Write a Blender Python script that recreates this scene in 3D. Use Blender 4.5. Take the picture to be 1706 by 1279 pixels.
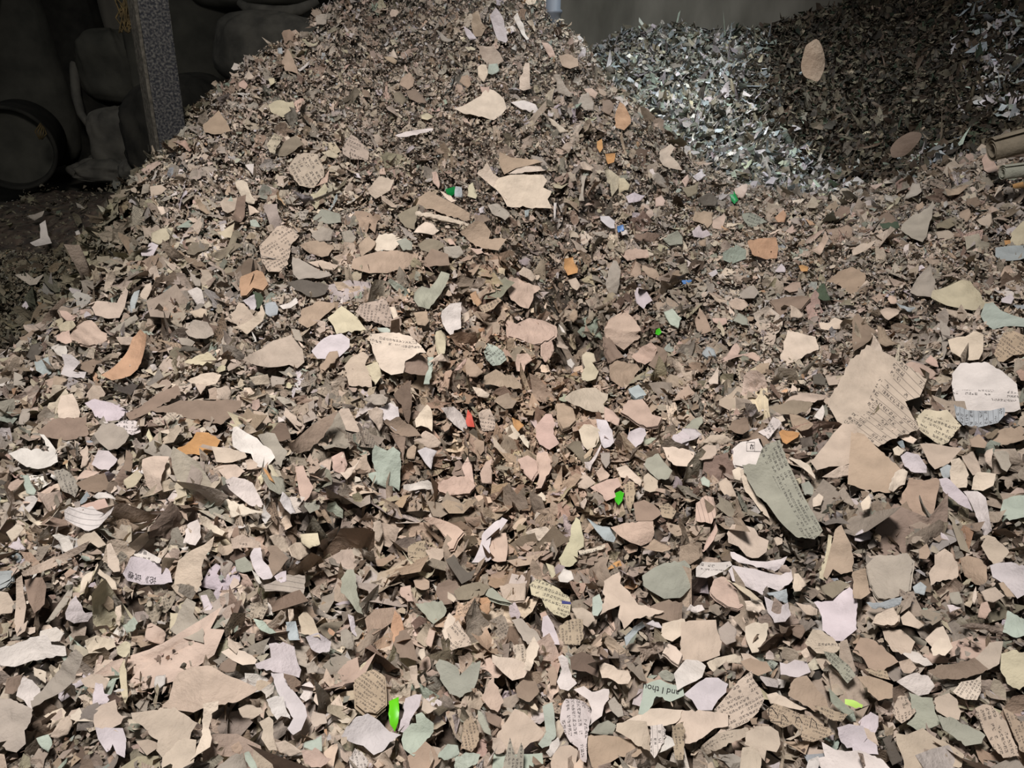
import bpy, bmesh, math
import numpy as np
from mathutils import Vector
from mathutils.geometry import delaunay_2d_cdt

# ------------------------------------------------------------------ scene, camera, light, exposure
scene = bpy.context.scene
for _o in list(bpy.data.objects):
    bpy.data.objects.remove(_o)
C = scene.collection
FW, FH, FPX = 1706.0, 1279.0, 1218.0
PITCH = math.radians(28.0)
CAM = np.array([0.0, 0.0, 1.15])
cam = bpy.data.objects.new('camera', bpy.data.cameras.new('camera'))
cam.data.sensor_width = 36.0
cam.data.lens = 36.0 * FPX / FW
cam.data.clip_start = 0.02
cam.location = CAM
cam.rotation_euler = (math.pi / 2 - PITCH, 0, 0)
C.objects.link(cam)
scene.camera = cam

scene.view_settings.view_transform = 'Standard'
scene.view_settings.look = 'None'
scene.view_settings.gamma = 1.0
scene.view_settings.use_curve_mapping = False
scene.view_settings.exposure = 0.0

world = bpy.data.worlds.new('world')
scene.world = world
world.use_nodes = True
world.node_tree.nodes['Background'].inputs['Color'].default_value = (0.92, 0.96, 1.0, 1)
world.node_tree.nodes['Background'].inputs['Strength'].default_value = 0.10

def area(name, loc, target, size, power, color, spread=180.0, shape='SQUARE', size_y=None):
    l = bpy.data.lights.new(name, 'AREA')
    l.energy = power; l.color = color; l.size = size; l.shape = shape
    if size_y: l.size_y = size_y
    l.spread = math.radians(spread)
    o = bpy.data.objects.new(name, l)
    o.location = loc
    o.rotation_euler = (Vector(target) - Vector(loc)).to_track_quat('-Z', 'Y').to_euler()
    C.objects.link(o)
    return o
# hanging work lamp over the heap, and daylight through a roof light on the far right-hand side
area('hall_lamp', (-0.5, 0.55, 3.45), (-0.1, 1.7, 0.3), 0.75, 72.0, (1.0, 0.93, 0.895), 120.0)
area('roof_daylight', (1.4, 3.6, 4.4), (0.98, 4.3, 0.8), 0.8, 20.0, (0.87, 0.95, 1.0), 54.0)

# ------------------------------------------------------------------ helpers
RNG = np.random.default_rng(20240611)

def ray(px, py):
    px = np.asarray(px, float); py = np.asarray(py, float)
    u = (px - FW / 2) / FPX; v = (py - FH / 2) / FPX
    c, s = math.cos(PITCH), math.sin(PITCH)
    return np.stack([u, c - v * s, -s - v * c], -1)      # per unit of depth

def at(px, py, d):
    return CAM + ray(px, py) * np.asarray(d, float)[..., None]

def project(P):
    q = P - CAM
    c, s = math.cos(PITCH), math.sin(PITCH)
    d = q[..., 1] * c - q[..., 2] * s
    up = q[..., 1] * s + q[..., 2] * c
    d_ = np.where(np.abs(d) < 1e-6, 1e-6, d)
    return FW / 2 + FPX * q[..., 0] / d_, FH / 2 - FPX * up / d_, d

_lat = np.random.default_rng(7).random((6, 128, 128))
def vnoise(x, y, k=0):
    x = np.asarray(x, float) + 1000.3; y = np.asarray(y, float) + 1000.7
    xi = np.floor(x).astype(int); yi = np.floor(y).astype(int)
    fx = x - xi; fy = y - yi
    fx = fx * fx * (3 - 2 * fx); fy = fy * fy * (3 - 2 * fy)
    L = _lat[k]
    a = L[xi % 128, yi % 128]; b = L[(xi + 1) % 128, yi % 128]
    c = L[xi % 128, (yi + 1) % 128]; d = L[(xi + 1) % 128, (yi + 1) % 128]
    return (a * (1 - fx) + b * fx) * (1 - fy) + (c * (1 - fx) + d * fx) * fy - 0.5

class TPS:
    def __init__(self, pts):
        p = np.array(pts, float); self.p = p[:, :2]; n = len(p)
        K = self.k(self.p, self.p) + np.eye(n) * 0.002
        Q = np.hstack([np.ones((n, 1)), self.p])
        A = np.zeros((n + 3, n + 3)); A[:n, :n] = K; A[:n, n:] = Q; A[n:, :n] = Q.T
        b = np.zeros(n + 3); b[:n] = p[:, 2]
        self.w = np.linalg.solve(A, b)
    @staticmethod
    def k(a, b):
        r2 = ((a[:, None, :] - b[None, :, :]) ** 2).sum(-1) + 1e-12
        return 0.5 * r2 * np.log(r2)
    def __call__(self, x, y):
        x = np.asarray(x, float); sh = x.shape
        q = np.stack([x.ravel(), np.asarray(y, float).ravel()], -1)
        out = np.empty(len(q)); n = len(self.p)
        for i in range(0, len(q), 20000):
            s = q[i:i + 20000]
            out[i:i + 20000] = self.k(s, self.p) @ self.w[:n] + self.w[n] + s @ self.w[n + 1:]
        return out.reshape(sh)

def lin(c):
    c = np.asarray(c, float) / 255.0
    return np.where(c <= 0.04045, c / 12.92, ((c + 0.055) / 1.055) ** 2.4)

# ------------------------------------------------------------------ the lie of the land
MAIN = [  # photo column, photo row, distance: points measured on the big heap
 (-150,1279,1.12),(0,1279,1.12),(400,1279,1.12),(853,1279,1.15),(1300,1279,1.10),(1706,1279,1.02),(1900,1279,1.0),
 (-150,1000,1.33),(0,1000,1.33),(300,1000,1.37),(480,980,1.40),(600,1000,1.50),(720,1000,1.52),(1000,1000,1.48),(1300,1000,1.35),(1706,1000,1.20),(1900,1000,1.15),
 (-150,800,1.62),(0,800,1.60),(250,800,1.60),(430,820,1.58),(600,830,1.76),(800,800,1.86),(1000,800,1.82),(1300,800,1.62),(1706,800,1.42),(1900,800,1.36),
 (0,680,1.90),(250,640,1.93),(500,640,1.93),(700,640,2.0),(850,640,2.15),(950,620,2.34),(1050,640,2.22),(1300,640,1.98),(1500,640,1.83),(1706,640,1.68),(1900,640,1.6),
 (90,560,2.12),(130,500,2.28),(300,500,2.18),(600,500,2.2),(750,500,2.24),(850,500,2.36),(950,500,2.58),(1100,500,2.44),(1400,500,2.27),(1706,500,2.03),(1900,480,1.95),
 (230,340,2.52),(400,350,2.5),(600,350,2.5),(800,350,2.52),(1000,350,2.72),(1200,350,2.84),(1400,350,2.86),(1706,350,2.5),(1850,330,2.4),
 (310,210,2.76),(500,200,2.78),(700,200,2.82),(900,200,2.90),(1050,210,2.95),(1130,275,2.95),(1250,330,3.0),(1400,330,3.04),(1550,290,2.9),(1706,250,2.7),
 (440,100,2.98),(600,80,3.05),(750,80,3.08),(900,80,3.12),(955,100,3.12),
 (560,10,3.15),(740,-60,3.28),(880,-10,3.25),(650,-50,3.25),(820,-60,3.28),
 # the low dim shreds towards the post and beyond
 (0,620,2.45),(30,560,2.60),(100,450,2.95),(0,480,2.85),(-150,520,2.7),(60,380,3.7),(-120,380,3.6),(150,320,4.4),(150,260,5.1),(-60,300,4.6),(215,300,4.0),
]
mp = [at(a, b, d) for a, b, d in MAIN]
def back(a, b, d, dx, dy, dz):
    p = at(a, b, d) + np.array([dx, dy, dz]); mp.append(p)
back(740,-60,3.28, 0.0,0.7,-0.5); back(560,10,3.15,-0.45,0.5,-0.62); back(880,-10,3.25,0.4,0.45,-0.5)
back(440,100,2.98,-0.45,0.4,-0.52); back(310,210,2.76,-0.5,0.45,-0.45); back(955,100,3.12,0.35,0.5,-0.4)
back(1050,210,2.95,0.25,0.6,-0.25); back(740,-60,3.28,-0.5,1.2,-0.9); back(880,-10,3.25,0.3,1.2,-0.75)
back(1400,330,3.04,0.1,0.6,-0.2); back(1706,250,2.7,0.5,0.7,-0.25)
main_tps = TPS(mp)
DENTS = [(515,885,1.47,.07,.10),(955,560,2.42,.085,.30),(965,500,2.5,.06,.14),(690,600,2.05,.045,.08),(690,720,1.92,.045,.09),(640,790,1.8,.05,.07),(545,840,1.6,.05,.08),(520,925,1.48,.045,.08),(870,610,2.2,.045,.09),(780,500,2.3,.05,.08),(690,655,2.0,.05,.10),(845,1055,1.42,.05,.09),(545,960,1.45,.07,.09),
         (700,1090,1.35,.055,.08),(785,560,2.25,.05,.10),(640,240,2.72,.05,.035),(395,1190,1.2,.045,.08),(830,640,2.1,.04,.04),
         (690,880,1.7,.06,.04),(1370,700,1.85,.05,.04),(1290,1010,1.36,.03,.03),(360,960,1.4,.03,.03)]
dents = [(at(a, b, d), r, h) for a, b, d, r, h in DENTS]
def main_h(x, y):
    x = np.asarray(x, float); y = np.asarray(y, float)
    z = main_tps(x, y)
    z = z + 0.055 * vnoise(x / .23, y / .23, 0) + 0.050 * vnoise(x / .085, y / .085, 1) + 0.016 * vnoise(x / .035, y / .035, 2)
    n_ = vnoise(x / .19 + 7, y / .15, 3) + .35 * vnoise(x / .07, y / .07, 4)
    z = z - 0.055 * np.exp(-(n_ / .055) ** 2) * np.clip(1.25 - .3 * y, .35, 1)
    for p, r, h in dents:
        z = z - h * np.exp(-((x - p[0]) ** 2 + (y - p[1]) ** 2) / (r * r))
    return np.maximum(z, 0.015)

BACK = [(960,115,4.9),(1060,62,5.0),(1140,48,5.05),(1260,62,5.0),(1330,45,4.95),(1420,15,4.9),(1560,-60,4.7),(1760,-110,4.4),(1950,-120,4.2),
 (900,160,4.7),(1050,190,4.05),(1150,180,4.2),(1250,200,4.1),(1300,140,4.45),(1380,150,4.4),(1450,130,4.3),(1600,110,3.95),(1706,90,3.7),(1900,80,3.4),
 (1000,280,3.6),(1150,290,3.5),(1250,330,3.3),(1340,260,3.75),(1400,300,3.45),(1450,310,3.3),(1550,270,3.15),(1706,230,2.95),(1900,200,2.8),(1250,420,3.0),(1450,400,2.95)]
back_tps = TPS([at(a, b, d) for a, b, d in BACK])
def back_h(x, y):
    z = back_tps(x, y) + 0.07 * vnoise(x / .3, y / .3, 3) + 0.05 * vnoise(x / .1, y / .1, 4)
    return np.maximum(z, 0.01)

def normals(hf, x, y, e=0.03):
    gx = (hf(x + e, y) - hf(x - e, y)) / (2 * e); gy = (hf(x, y + e) - hf(x, y - e)) / (2 * e)
    n = np.stack([-gx, -gy, np.ones_like(gx)], -1)
    return n / np.linalg.norm(n, axis=-1, keepdims=True)

def hit(px, py, hf, lo=0.85, hi=7.0, n=500):
    """first point of the height field along each pixel's ray"""
    px = np.atleast_1d(np.asarray(px, float)); py = np.atleast_1d(np.asarray(py, float))
    r = ray(px, py); ds = np.linspace(lo, hi, n)
    out = np.full(len(px), hi)
    P = CAM + r[:, None, :] * ds[None, :, None]
    below = P[..., 2] < hf(P[..., 0], P[..., 1])
    k = below.argmax(1); ok = below.any(1)
    out[ok] = ds[k[ok]] - (hi - lo) / n * 0.5
    return out

# ------------------------------------------------------------------ materials
def mat(name):
    m = bpy.data.materials.new(name); m.use_nodes = True
    nt = m.node_tree; b = nt.nodes['Principled BSDF']
    b.inputs['Roughness'].default_value = 0.85
    b.inputs['Specular IOR Level'].default_value = 0.2
    return m, nt, b

def N(nt, t, **kw):
    n = nt.nodes.new(t)
    for k, v in kw.items(): setattr(n, k, v)
    return n
def M(nt, op, a, b=None, c=None):
    n = nt.nodes.new('ShaderNodeMath'); n.operation = op
    for i, v in enumerate((a, b, c)):
        if v is None: continue
        if isinstance(v, (int, float)): n.inputs[i].default_value = v
        else: nt.links.new(v, n.inputs[i])
    return n.outputs[0]
def link(nt, a, b): nt.links.new(a, b)

def paper_material():
    m, nt, b = mat('paper')
    col = N(nt, 'ShaderNodeAttribute', attribute_name='Col')
    txt = N(nt, 'ShaderNodeAttribute', attribute_name='txt')
    uv = N(nt, 'ShaderNodeUVMap', uv_map='UVMap')
    sep = N(nt, 'ShaderNodeSeparateXYZ'); link(nt, uv.outputs[0], sep.inputs[0])
    ux = M(nt, 'MULTIPLY', sep.outputs[0], 1.3); uy = sep.outputs[1]
    fx = M(nt, 'FRACT', ux); fy = M(nt, 'FRACT', uy)
    ix = M(nt, 'FLOOR', ux); iy = M(nt, 'FLOOR', uy)
    idv = N(nt, 'ShaderNodeCombineXYZ'); link(nt, ix, idv.inputs[0]); link(nt, iy, idv.inputs[1])
    wn = N(nt, 'ShaderNodeTexWhiteNoise', noise_dimensions='2D'); link(nt, idv.outputs[0], wn.inputs['Vector'])
    lin_id = N(nt, 'ShaderNodeTexNoise', noise_dimensions='2D'); lin_id.inputs['Scale'].default_value = 0.45
    lin_id.inputs['Detail'].default_value = 0.0; link(nt, idv.outputs[0], lin_id.inputs['Vector'])
    inx = M(nt, 'MULTIPLY', M(nt, 'GREATER_THAN', fx, 0.1), M(nt, 'LESS_THAN', fx, 0.9))
    iny = M(nt, 'MULTIPLY', M(nt, 'GREATER_THAN', fy, 0.16), M(nt, 'LESS_THAN', fy, 0.76))
    box = M(nt, 'MULTIPLY', inx, iny)
    # strokes inside each character cell
    sv = N(nt, 'ShaderNodeCombineXYZ')
    link(nt, M(nt, 'MULTIPLY', ux, 3.1), sv.inputs[0]); link(nt, M(nt, 'MULTIPLY', uy, 4.2), sv.inputs[1])
    link(nt, M(nt, 'MULTIPLY', wn.outputs['Value'], 30.0), sv.inputs[2])
    st = N(nt, 'ShaderNodeTexNoise'); st.inputs['Scale'].default_value = 1.0; st.inputs['Detail'].default_value = 0.0
    link(nt, sv.outputs[0], st.inputs['Vector'])
    stroke = M(nt, 'GREATER_THAN', st.outputs['Fac'], 0.46)
    ruled = M(nt, 'GREATER_THAN', txt.outputs['Fac'], 1.5)
    printed = M(nt, 'GREATER_THAN', txt.outputs['Fac'], 0.5)
    keep = M(nt, 'GREATER_THAN', lin_id.outputs['Fac'], M(nt, 'ADD', 0.40, M(nt, 'MULTIPLY', ruled, 0.12)))
    ch = M(nt, 'MULTIPLY', M(nt, 'MULTIPLY', box, stroke), keep)
    nolet = M(nt, 'LESS_THAN', txt.outputs['Fac'], 2.5)
    ch = M(nt, 'MULTIPLY', ch, nolet)
    line = M(nt, 'MULTIPLY', M(nt, 'MULTIPLY', M(nt, 'GREATER_THAN', fy, 0.88), ruled), 0.75)
    ink = M(nt, 'MULTIPLY', M(nt, 'MAXIMUM', ch, line), printed)
    mott = N(nt, 'ShaderNodeTexNoise'); mott.inputs['Scale'].default_value = 24.0; mott.inputs['Detail'].default_value = 5.0
    tc = N(nt, 'ShaderNodeTexCoord'); link(nt, tc.outputs['Object'], mott.inputs['Vector'])
    mr = N(nt, 'ShaderNodeMapRange'); mr.inputs[1].default_value = 0.25; mr.inputs[2].default_value = 0.75
    mr.inputs[3].default_value = 0.80; mr.inputs[4].default_value = 1.12
    link(nt, mott.outputs['Fac'], mr.inputs[0])
    mul = N(nt, 'ShaderNodeVectorMath', operation='SCALE'); link(nt, col.outputs['Color'], mul.inputs[0]); link(nt, mr.outputs[0], mul.inputs['Scale'])
    mix = N(nt, 'ShaderNodeMix', data_type='RGBA')
    link(nt, M(nt, 'MULTIPLY', ink, 0.68), mix.inputs['Factor']); link(nt, mul.outputs[0], mix.inputs['A'])
    mix.inputs['B'].default_value = (0.035, 0.032, 0.032, 1)
    link(nt, mix.outputs['Result'], b.inputs['Base Color'])
    fine = N(nt, 'ShaderNodeTexNoise'); fine.inputs['Scale'].default_value = 34.0; fine.inputs['Detail'].default_value = 5.0; fine.inputs['Roughness'].default_value = .6
    link(nt, tc.outputs['Object'], fine.inputs['Vector'])
    bp = N(nt, 'ShaderNodeBump'); bp.inputs['Strength'].default_value = 0.75; bp.inputs['Distance'].default_value = 0.010
    link(nt, fine.outputs['Fac'], bp.inputs['Height']); link(nt, bp.outputs[0], b.inputs['Normal'])
    return m
PAPER = paper_material()

def noisy(name, c1, c2, scale=8.0, detail=6.0, rough=0.9, stretch=(1, 1, 1), bump=0.3, spec=0.15, lo=0.35, hi=0.65, dist=0.01):
    m, nt, b = mat(name)
    tc = N(nt, 'ShaderNodeTexCoord'); mp_ = N(nt, 'ShaderNodeMapping'); mp_.inputs['Scale'].default_value = stretch
    link(nt, tc.outputs['Object'], mp_.inputs[0])
    n = N(nt, 'ShaderNodeTexNoise'); n.inputs['Scale'].default_value = scale; n.inputs['Detail'].default_value = detail
    link(nt, mp_.outputs[0], n.inputs['Vector'])
    cr = N(nt, 'ShaderNodeValToRGB'); cr.color_ramp.elements[0].position = lo; cr.color_ramp.elements[1].position = hi
    cr.color_ramp.elements[0].color = (*lin(c1), 1); cr.color_ramp.elements[1].color = (*lin(c2), 1)
    link(nt, n.outputs['Fac'], cr.inputs[0]); link(nt, cr.outputs[0], b.inputs['Base Color'])
    bp = N(nt, 'ShaderNodeBump'); bp.inputs['Strength'].default_value = bump; bp.inputs['Distance'].default_value = dist
    link(nt, n.outputs['Fac'], bp.inputs['Height']); link(nt, bp.outputs[0], b.inputs['Normal'])
    b.inputs['Roughness'].default_value = rough; b.inputs['Specular IOR Level'].default_value = spec
    return m

def plain(name, c, rough=0.4, spec=0.5):
    m, nt, b = mat(name)
    b.inputs['Base Color'].default_value = (*lin(c), 1); b.inputs['Roughness'].default_value = rough
    b.inputs['Specular IOR Level'].default_value = spec
    return m

M_WALL = noisy('stained_plaster', (98, 95, 86), (146, 142, 131), 2.2, 9.0, stretch=(1.6, 1.6, .7), bump=.2, lo=.3, hi=.7)
M_FLOOR = noisy('dusty_concrete', (58, 56, 51), (78, 75, 68), 5.0, 8.0, bump=.3)
M_SACK = noisy('woven_sack', (62, 62, 56), (82, 81, 73), 6.0, 5.0, bump=.5)
M_SACK2 = noisy('dusty_sack', (72, 71, 66), (100, 98, 90), 9.0, 6.0, bump=.5)
M_DARK = noisy('dark_rubber', (34, 34, 31), (52, 51, 46), 9.0, 5.0, bump=.3)
M_POST = noisy('dusty_painted_post', (40, 42, 46), (108, 107, 102), 120.0, 4.0, bump=.35, lo=.42, hi=.80)
M_POSTEDGE = noisy('dusty_post_edge', (62, 60, 54), (90, 87, 79), 60.0, 4.0)
M_TWINE = noisy('coarse_fibre', (58, 50, 32), (90, 77, 50), 30.0, 4.0, bump=.6)
M_BOARD = noisy('old_board', (64, 46, 30), (92, 68, 46), 4.0, 6.0, stretch=(8, 8, 1))
M_PIPE = plain('blue_grey_plastic', (112, 120, 130), .5)
M_GREEN = plain('green_plastic', (62, 176, 30), .35); M_NEON = plain('neon_green_plastic', (100, 205, 20), .4)
M_DKGREEN = plain('deep_green_plastic', (14, 130, 62), .35); M_RED = plain('red_plastic', (190, 84, 70), .45)
M_BLUE = plain('blue_plastic', (78, 122, 178), .4); M_LIME = plain('lime_paper', (185, 225, 105), .6)
M_INK = plain('printing_ink', (44, 42, 44), .8, .1); M_BLUEINK = plain('blue_printing_ink', (66, 70, 120), .8, .1)

# ------------------------------------------------------------------ object makers
def mesh_obj(name, V, faces, material, parent=None, smooth=False, col=None, txt=None, uv=None, flat_faces=None):
    me = bpy.data.meshes.new(name)
    if isinstance(faces, tuple):                 # (flat loop verts, starts, totals)
        lv, ls, lt = faces
        me.vertices.add(len(V)); me.vertices.foreach_set('co', np.asarray(V, np.float32).ravel())
        me.loops.add(len(lv)); me.loops.foreach_set('vertex_index', lv.astype(np.int32))
        me.polygons.add(len(ls)); me.polygons.foreach_set('loop_start', ls.astype(np.int32))
        me.update(calc_edges=True)
        loopv = lv
    else:
        me.from_pydata([tuple(map(float, v)) for v in V], [], faces)
        loopv = np.empty(len(me.loops), np.int32); me.loops.foreach_get('vertex_index', loopv)
    if col is not None:
        a = me.color_attributes.new('Col', 'FLOAT_COLOR', 'POINT')
        c4 = np.ones((len(V), 4), np.float32); c4[:, :3] = col
        a.data.foreach_set('color', c4.ravel())
    if txt is not None:
        a = me.attributes.new('txt', 'FLOAT', 'POINT'); a.data.foreach_set('value', np.asarray(txt, np.float32))
    if uv is not None:
        l = me.uv_layers.new(name='UVMap'); l.data.foreach_set('uv', np.asarray(uv, np.float32)[loopv].ravel())
    if smooth:
        me.polygons.foreach_set('use_smooth', np.ones(len(me.polygons), bool))
    me.validate(); me.update()
    me.materials.append(material)
    o = bpy.data.objects.new(name, me); C.objects.link(o)
    if parent is not None: o.parent = parent
    return o

def tag(o, label=None, cat=None, group=None, kind=None):
    if label: o['label'] = label
    if cat: o['category'] = cat
    if group: o['group'] = group
    if kind: o['kind'] = kind
    return o

def empty(name, loc):
    o = bpy.data.objects.new(name, None); o.location = loc; o.empty_display_size = .05
    C.objects.link(o); return o

def bm_obj(name, bm, material, parent=None, smooth=True, local=True):
    bmesh.ops.recalc_face_normals(bm, faces=bm.faces)
    me = bpy.data.meshes.new(name); bm.to_mesh(me); bm.free()
    if smooth: me.polygons.foreach_set('use_smooth', np.ones(len(me.polygons), bool))
    me.materials.append(material)
    o = bpy.data.objects.new(name, me); C.objects.link(o)
    if parent is not None: o.parent = parent
    return o

def box_bm(bm, lo, hi, bevel=0.0):
    v = [bm.verts.new((x, y, z)) for z in (lo[2], hi[2]) for y in (lo[1], hi[1]) for x in (lo[0], hi[0])]
    f = [(0, 2, 3, 1), (4, 5, 7, 6), (0, 1, 5, 4), (2, 6, 7, 3), (0, 4, 6, 2), (1, 3, 7, 5)]
    fs = [bm.faces.new([v[i] for i in q]) for q in f]
    if bevel:
        es = list({e for q in fs for e in q.edges})
        bmesh.ops.bevel(bm, geom=es, offset=bevel, segments=2, affect='EDGES', profile=.6)

# ------------------------------------------------------------------ the setting
bm = bmesh.new(); box_bm(bm, (-6, -2.5, -.1), (6, 6.2, 0)); fl = bm_obj('floor', bm, M_FLOOR, smooth=False)
tag(fl, 'bare dusty dark concrete floor under the heaps', 'floor', kind='structure')
bm = bmesh.new(); box_bm(bm, (-6, 5.72, 0), (6, 5.9, 4.6)); wl = bm_obj('wall_back', bm, M_WALL, smooth=False)
tag(wl, 'grey stained plaster wall behind the pale shredded heap', 'wall', kind='structure')

# ------------------------------------------------------------------ loose paper: many small bent sheets in one mesh
def sheets(P, nrm, size, aspect, col, txt, curl, rng, K=7, rings=2):
    n = len(P)
    r = rng.normal(size=(n, 3)); t = r - (r * nrm).sum(-1, keepdims=True) * nrm
    t /= np.linalg.norm(t, axis=1, keepdims=True) + 1e-9
    b = np.cross(nrm, t)
    ang = (np.arange(K)[None, :] + rng.uniform(-.42, .42, (n, K))) * 2 * np.pi / K
    rad = np.where(rng.random((n, K)) < .25, rng.uniform(.30, .6, (n, K)), rng.uniform(.62, 1.2, (n, K)))
    ox = np.cos(ang) * rad; oy = np.sin(ang) * rad
    us = [np.zeros((n, 1))]; vs = [np.zeros((n, 1))]
    for q in range(1, rings + 1):
        us.append(ox * q / rings); vs.append(oy * q / rings)
    U = np.concatenate(us, 1) * (size * .5)[:, None] * aspect[:, None]; V = np.concatenate(vs, 1) * (size * .5)[:, None] / aspect[:, None]
    th = rng.uniform(0, np.pi, (n, 1)); w = np.cos(th) * U + np.sin(th) * V; w2 = -np.sin(th) * U + np.cos(th) * V
    S = (size * .5)[:, None]
    fold = rng.random((n, 1)) < .3
    H = np.where(fold, curl[:, None] * 1.3 * np.abs(w), curl[:, None] * w * w / S) + (rng.normal(size=(n, 1)) * .18) * w * w2 / S
    H = H + rng.normal(scale=.045 if K < 7 else .08, size=H.shape) * S
    X = P[:, None, :] + U[..., None] * t[:, None] + V[..., None] * b[:, None] + H[..., None] * nrm[:, None]
    m = 1 + K * rings
    F = []
    i0 = 1; k = np.arange(K)
    tri = np.stack([np.zeros(K, int), 1 + k, 1 + (k + 1) % K], 1)
    lv = [tri.ravel()]; lt = [np.full(K, 3)]
    for q in range(1, rings):
        a = 1 + (q - 1) * K + k; a2 = 1 + (q - 1) * K + (k + 1) % K; c = a + K; c2 = a2 + K
        lv.append(np.stack([a, c, c2, a2], 1).ravel()); lt.append(np.full(K, 4))
    lv = np.concatenate(lv); lt = np.concatenate(lt)
    LV = (lv[None, :] + (np.arange(n) * m)[:, None]).ravel(); LT = np.tile(lt, n)
    uvx = U / .0062 + rng.uniform(0, 50, (n, 1)); uvy = V / .0062 + rng.uniform(0, 50, (n, 1))
    return X.reshape(-1, 3), LV, LT, np.repeat(col, m, 0), np.repeat(txt, m), np.stack([uvx.ravel(), uvy.ravel()], -1)

def join_parts(parts):
    Vs, LVs, LTs, Cs, Ts, Us = [], [], [], [], [], []; off = 0
    for X, LV, LT, c, t, u in parts:
        Vs.append(X); LVs.append(LV + off); LTs.append(LT); Cs.append(c); Ts.append(t); Us.append(u); off += len(X)
    LT = np.concatenate(LTs); LS = np.concatenate([[0], np.cumsum(LT)[:-1]])
    return np.concatenate(Vs), (np.concatenate(LVs), LS, LT), np.concatenate(Cs), np.concatenate(Ts), np.concatenate(Us)

def grid_part(hf, x0, x1, y0, y1, step, colf, drop):
    xs = np.arange(x0, x1, step); ys = np.arange(y0, y1, step)
    X, Y = np.meshgrid(xs, ys); Z = hf(X, Y) - drop
    ny, nx = X.shape; i = np.arange(ny * nx).reshape(ny, nx)
    q = np.stack([i[:-1, :-1], i[:-1, 1:], i[1:, 1:], i[1:, :-1]], -1).reshape(-1, 4)
    V = np.stack([X, Y, Z], -1).reshape(-1, 3)
    return V, q.ravel(), np.full(len(q), 4), colf(V), np.zeros(len(V)), V[:, :2] * 0

PAL = {'c': (204,188,168), 'b': (184,167,148), 't': (166,144,121), 'n': (137,117,100), 'k': (110,92,78), 'p': (190,163,146),
       'g': (160,151,138), 'w': (202,195,189), 'l': (190,182,186), 'u': (158,168,172), 'v': (148,151,135), 'm': (164,178,164),
       'y': (188,178,148), 'o': (192,138,72), 'O': (132,122,102), 'd': (98,91,82), 'a': (184,144,108), 'f': (70,86,66),
       'G': (90,200,30), 'T': (170,150,124)}  # tones as they appear, shading included: traced dark browns hold shaded beige
def albedo(rgb):
    a = lin(rgb) * 1.10; g = a @ np.array([.30, .55, .15]); base = np.array([1.06, .995, .915]) * g
    return np.clip(a + (base - a) * .24, 0, .86)

def palette(rng, n, keys, weights):
    k = rng.choice(len(keys), n, p=np.array(weights) / sum(weights))
    A = np.array([albedo(PAL[q]) for q in keys])[k]
    A = A * np.exp(rng.normal(-.17, .15, (n, 1))) * (1 + rng.normal(0, .02, (n, 3)))
    return np.clip(A, .01, .88)

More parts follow.
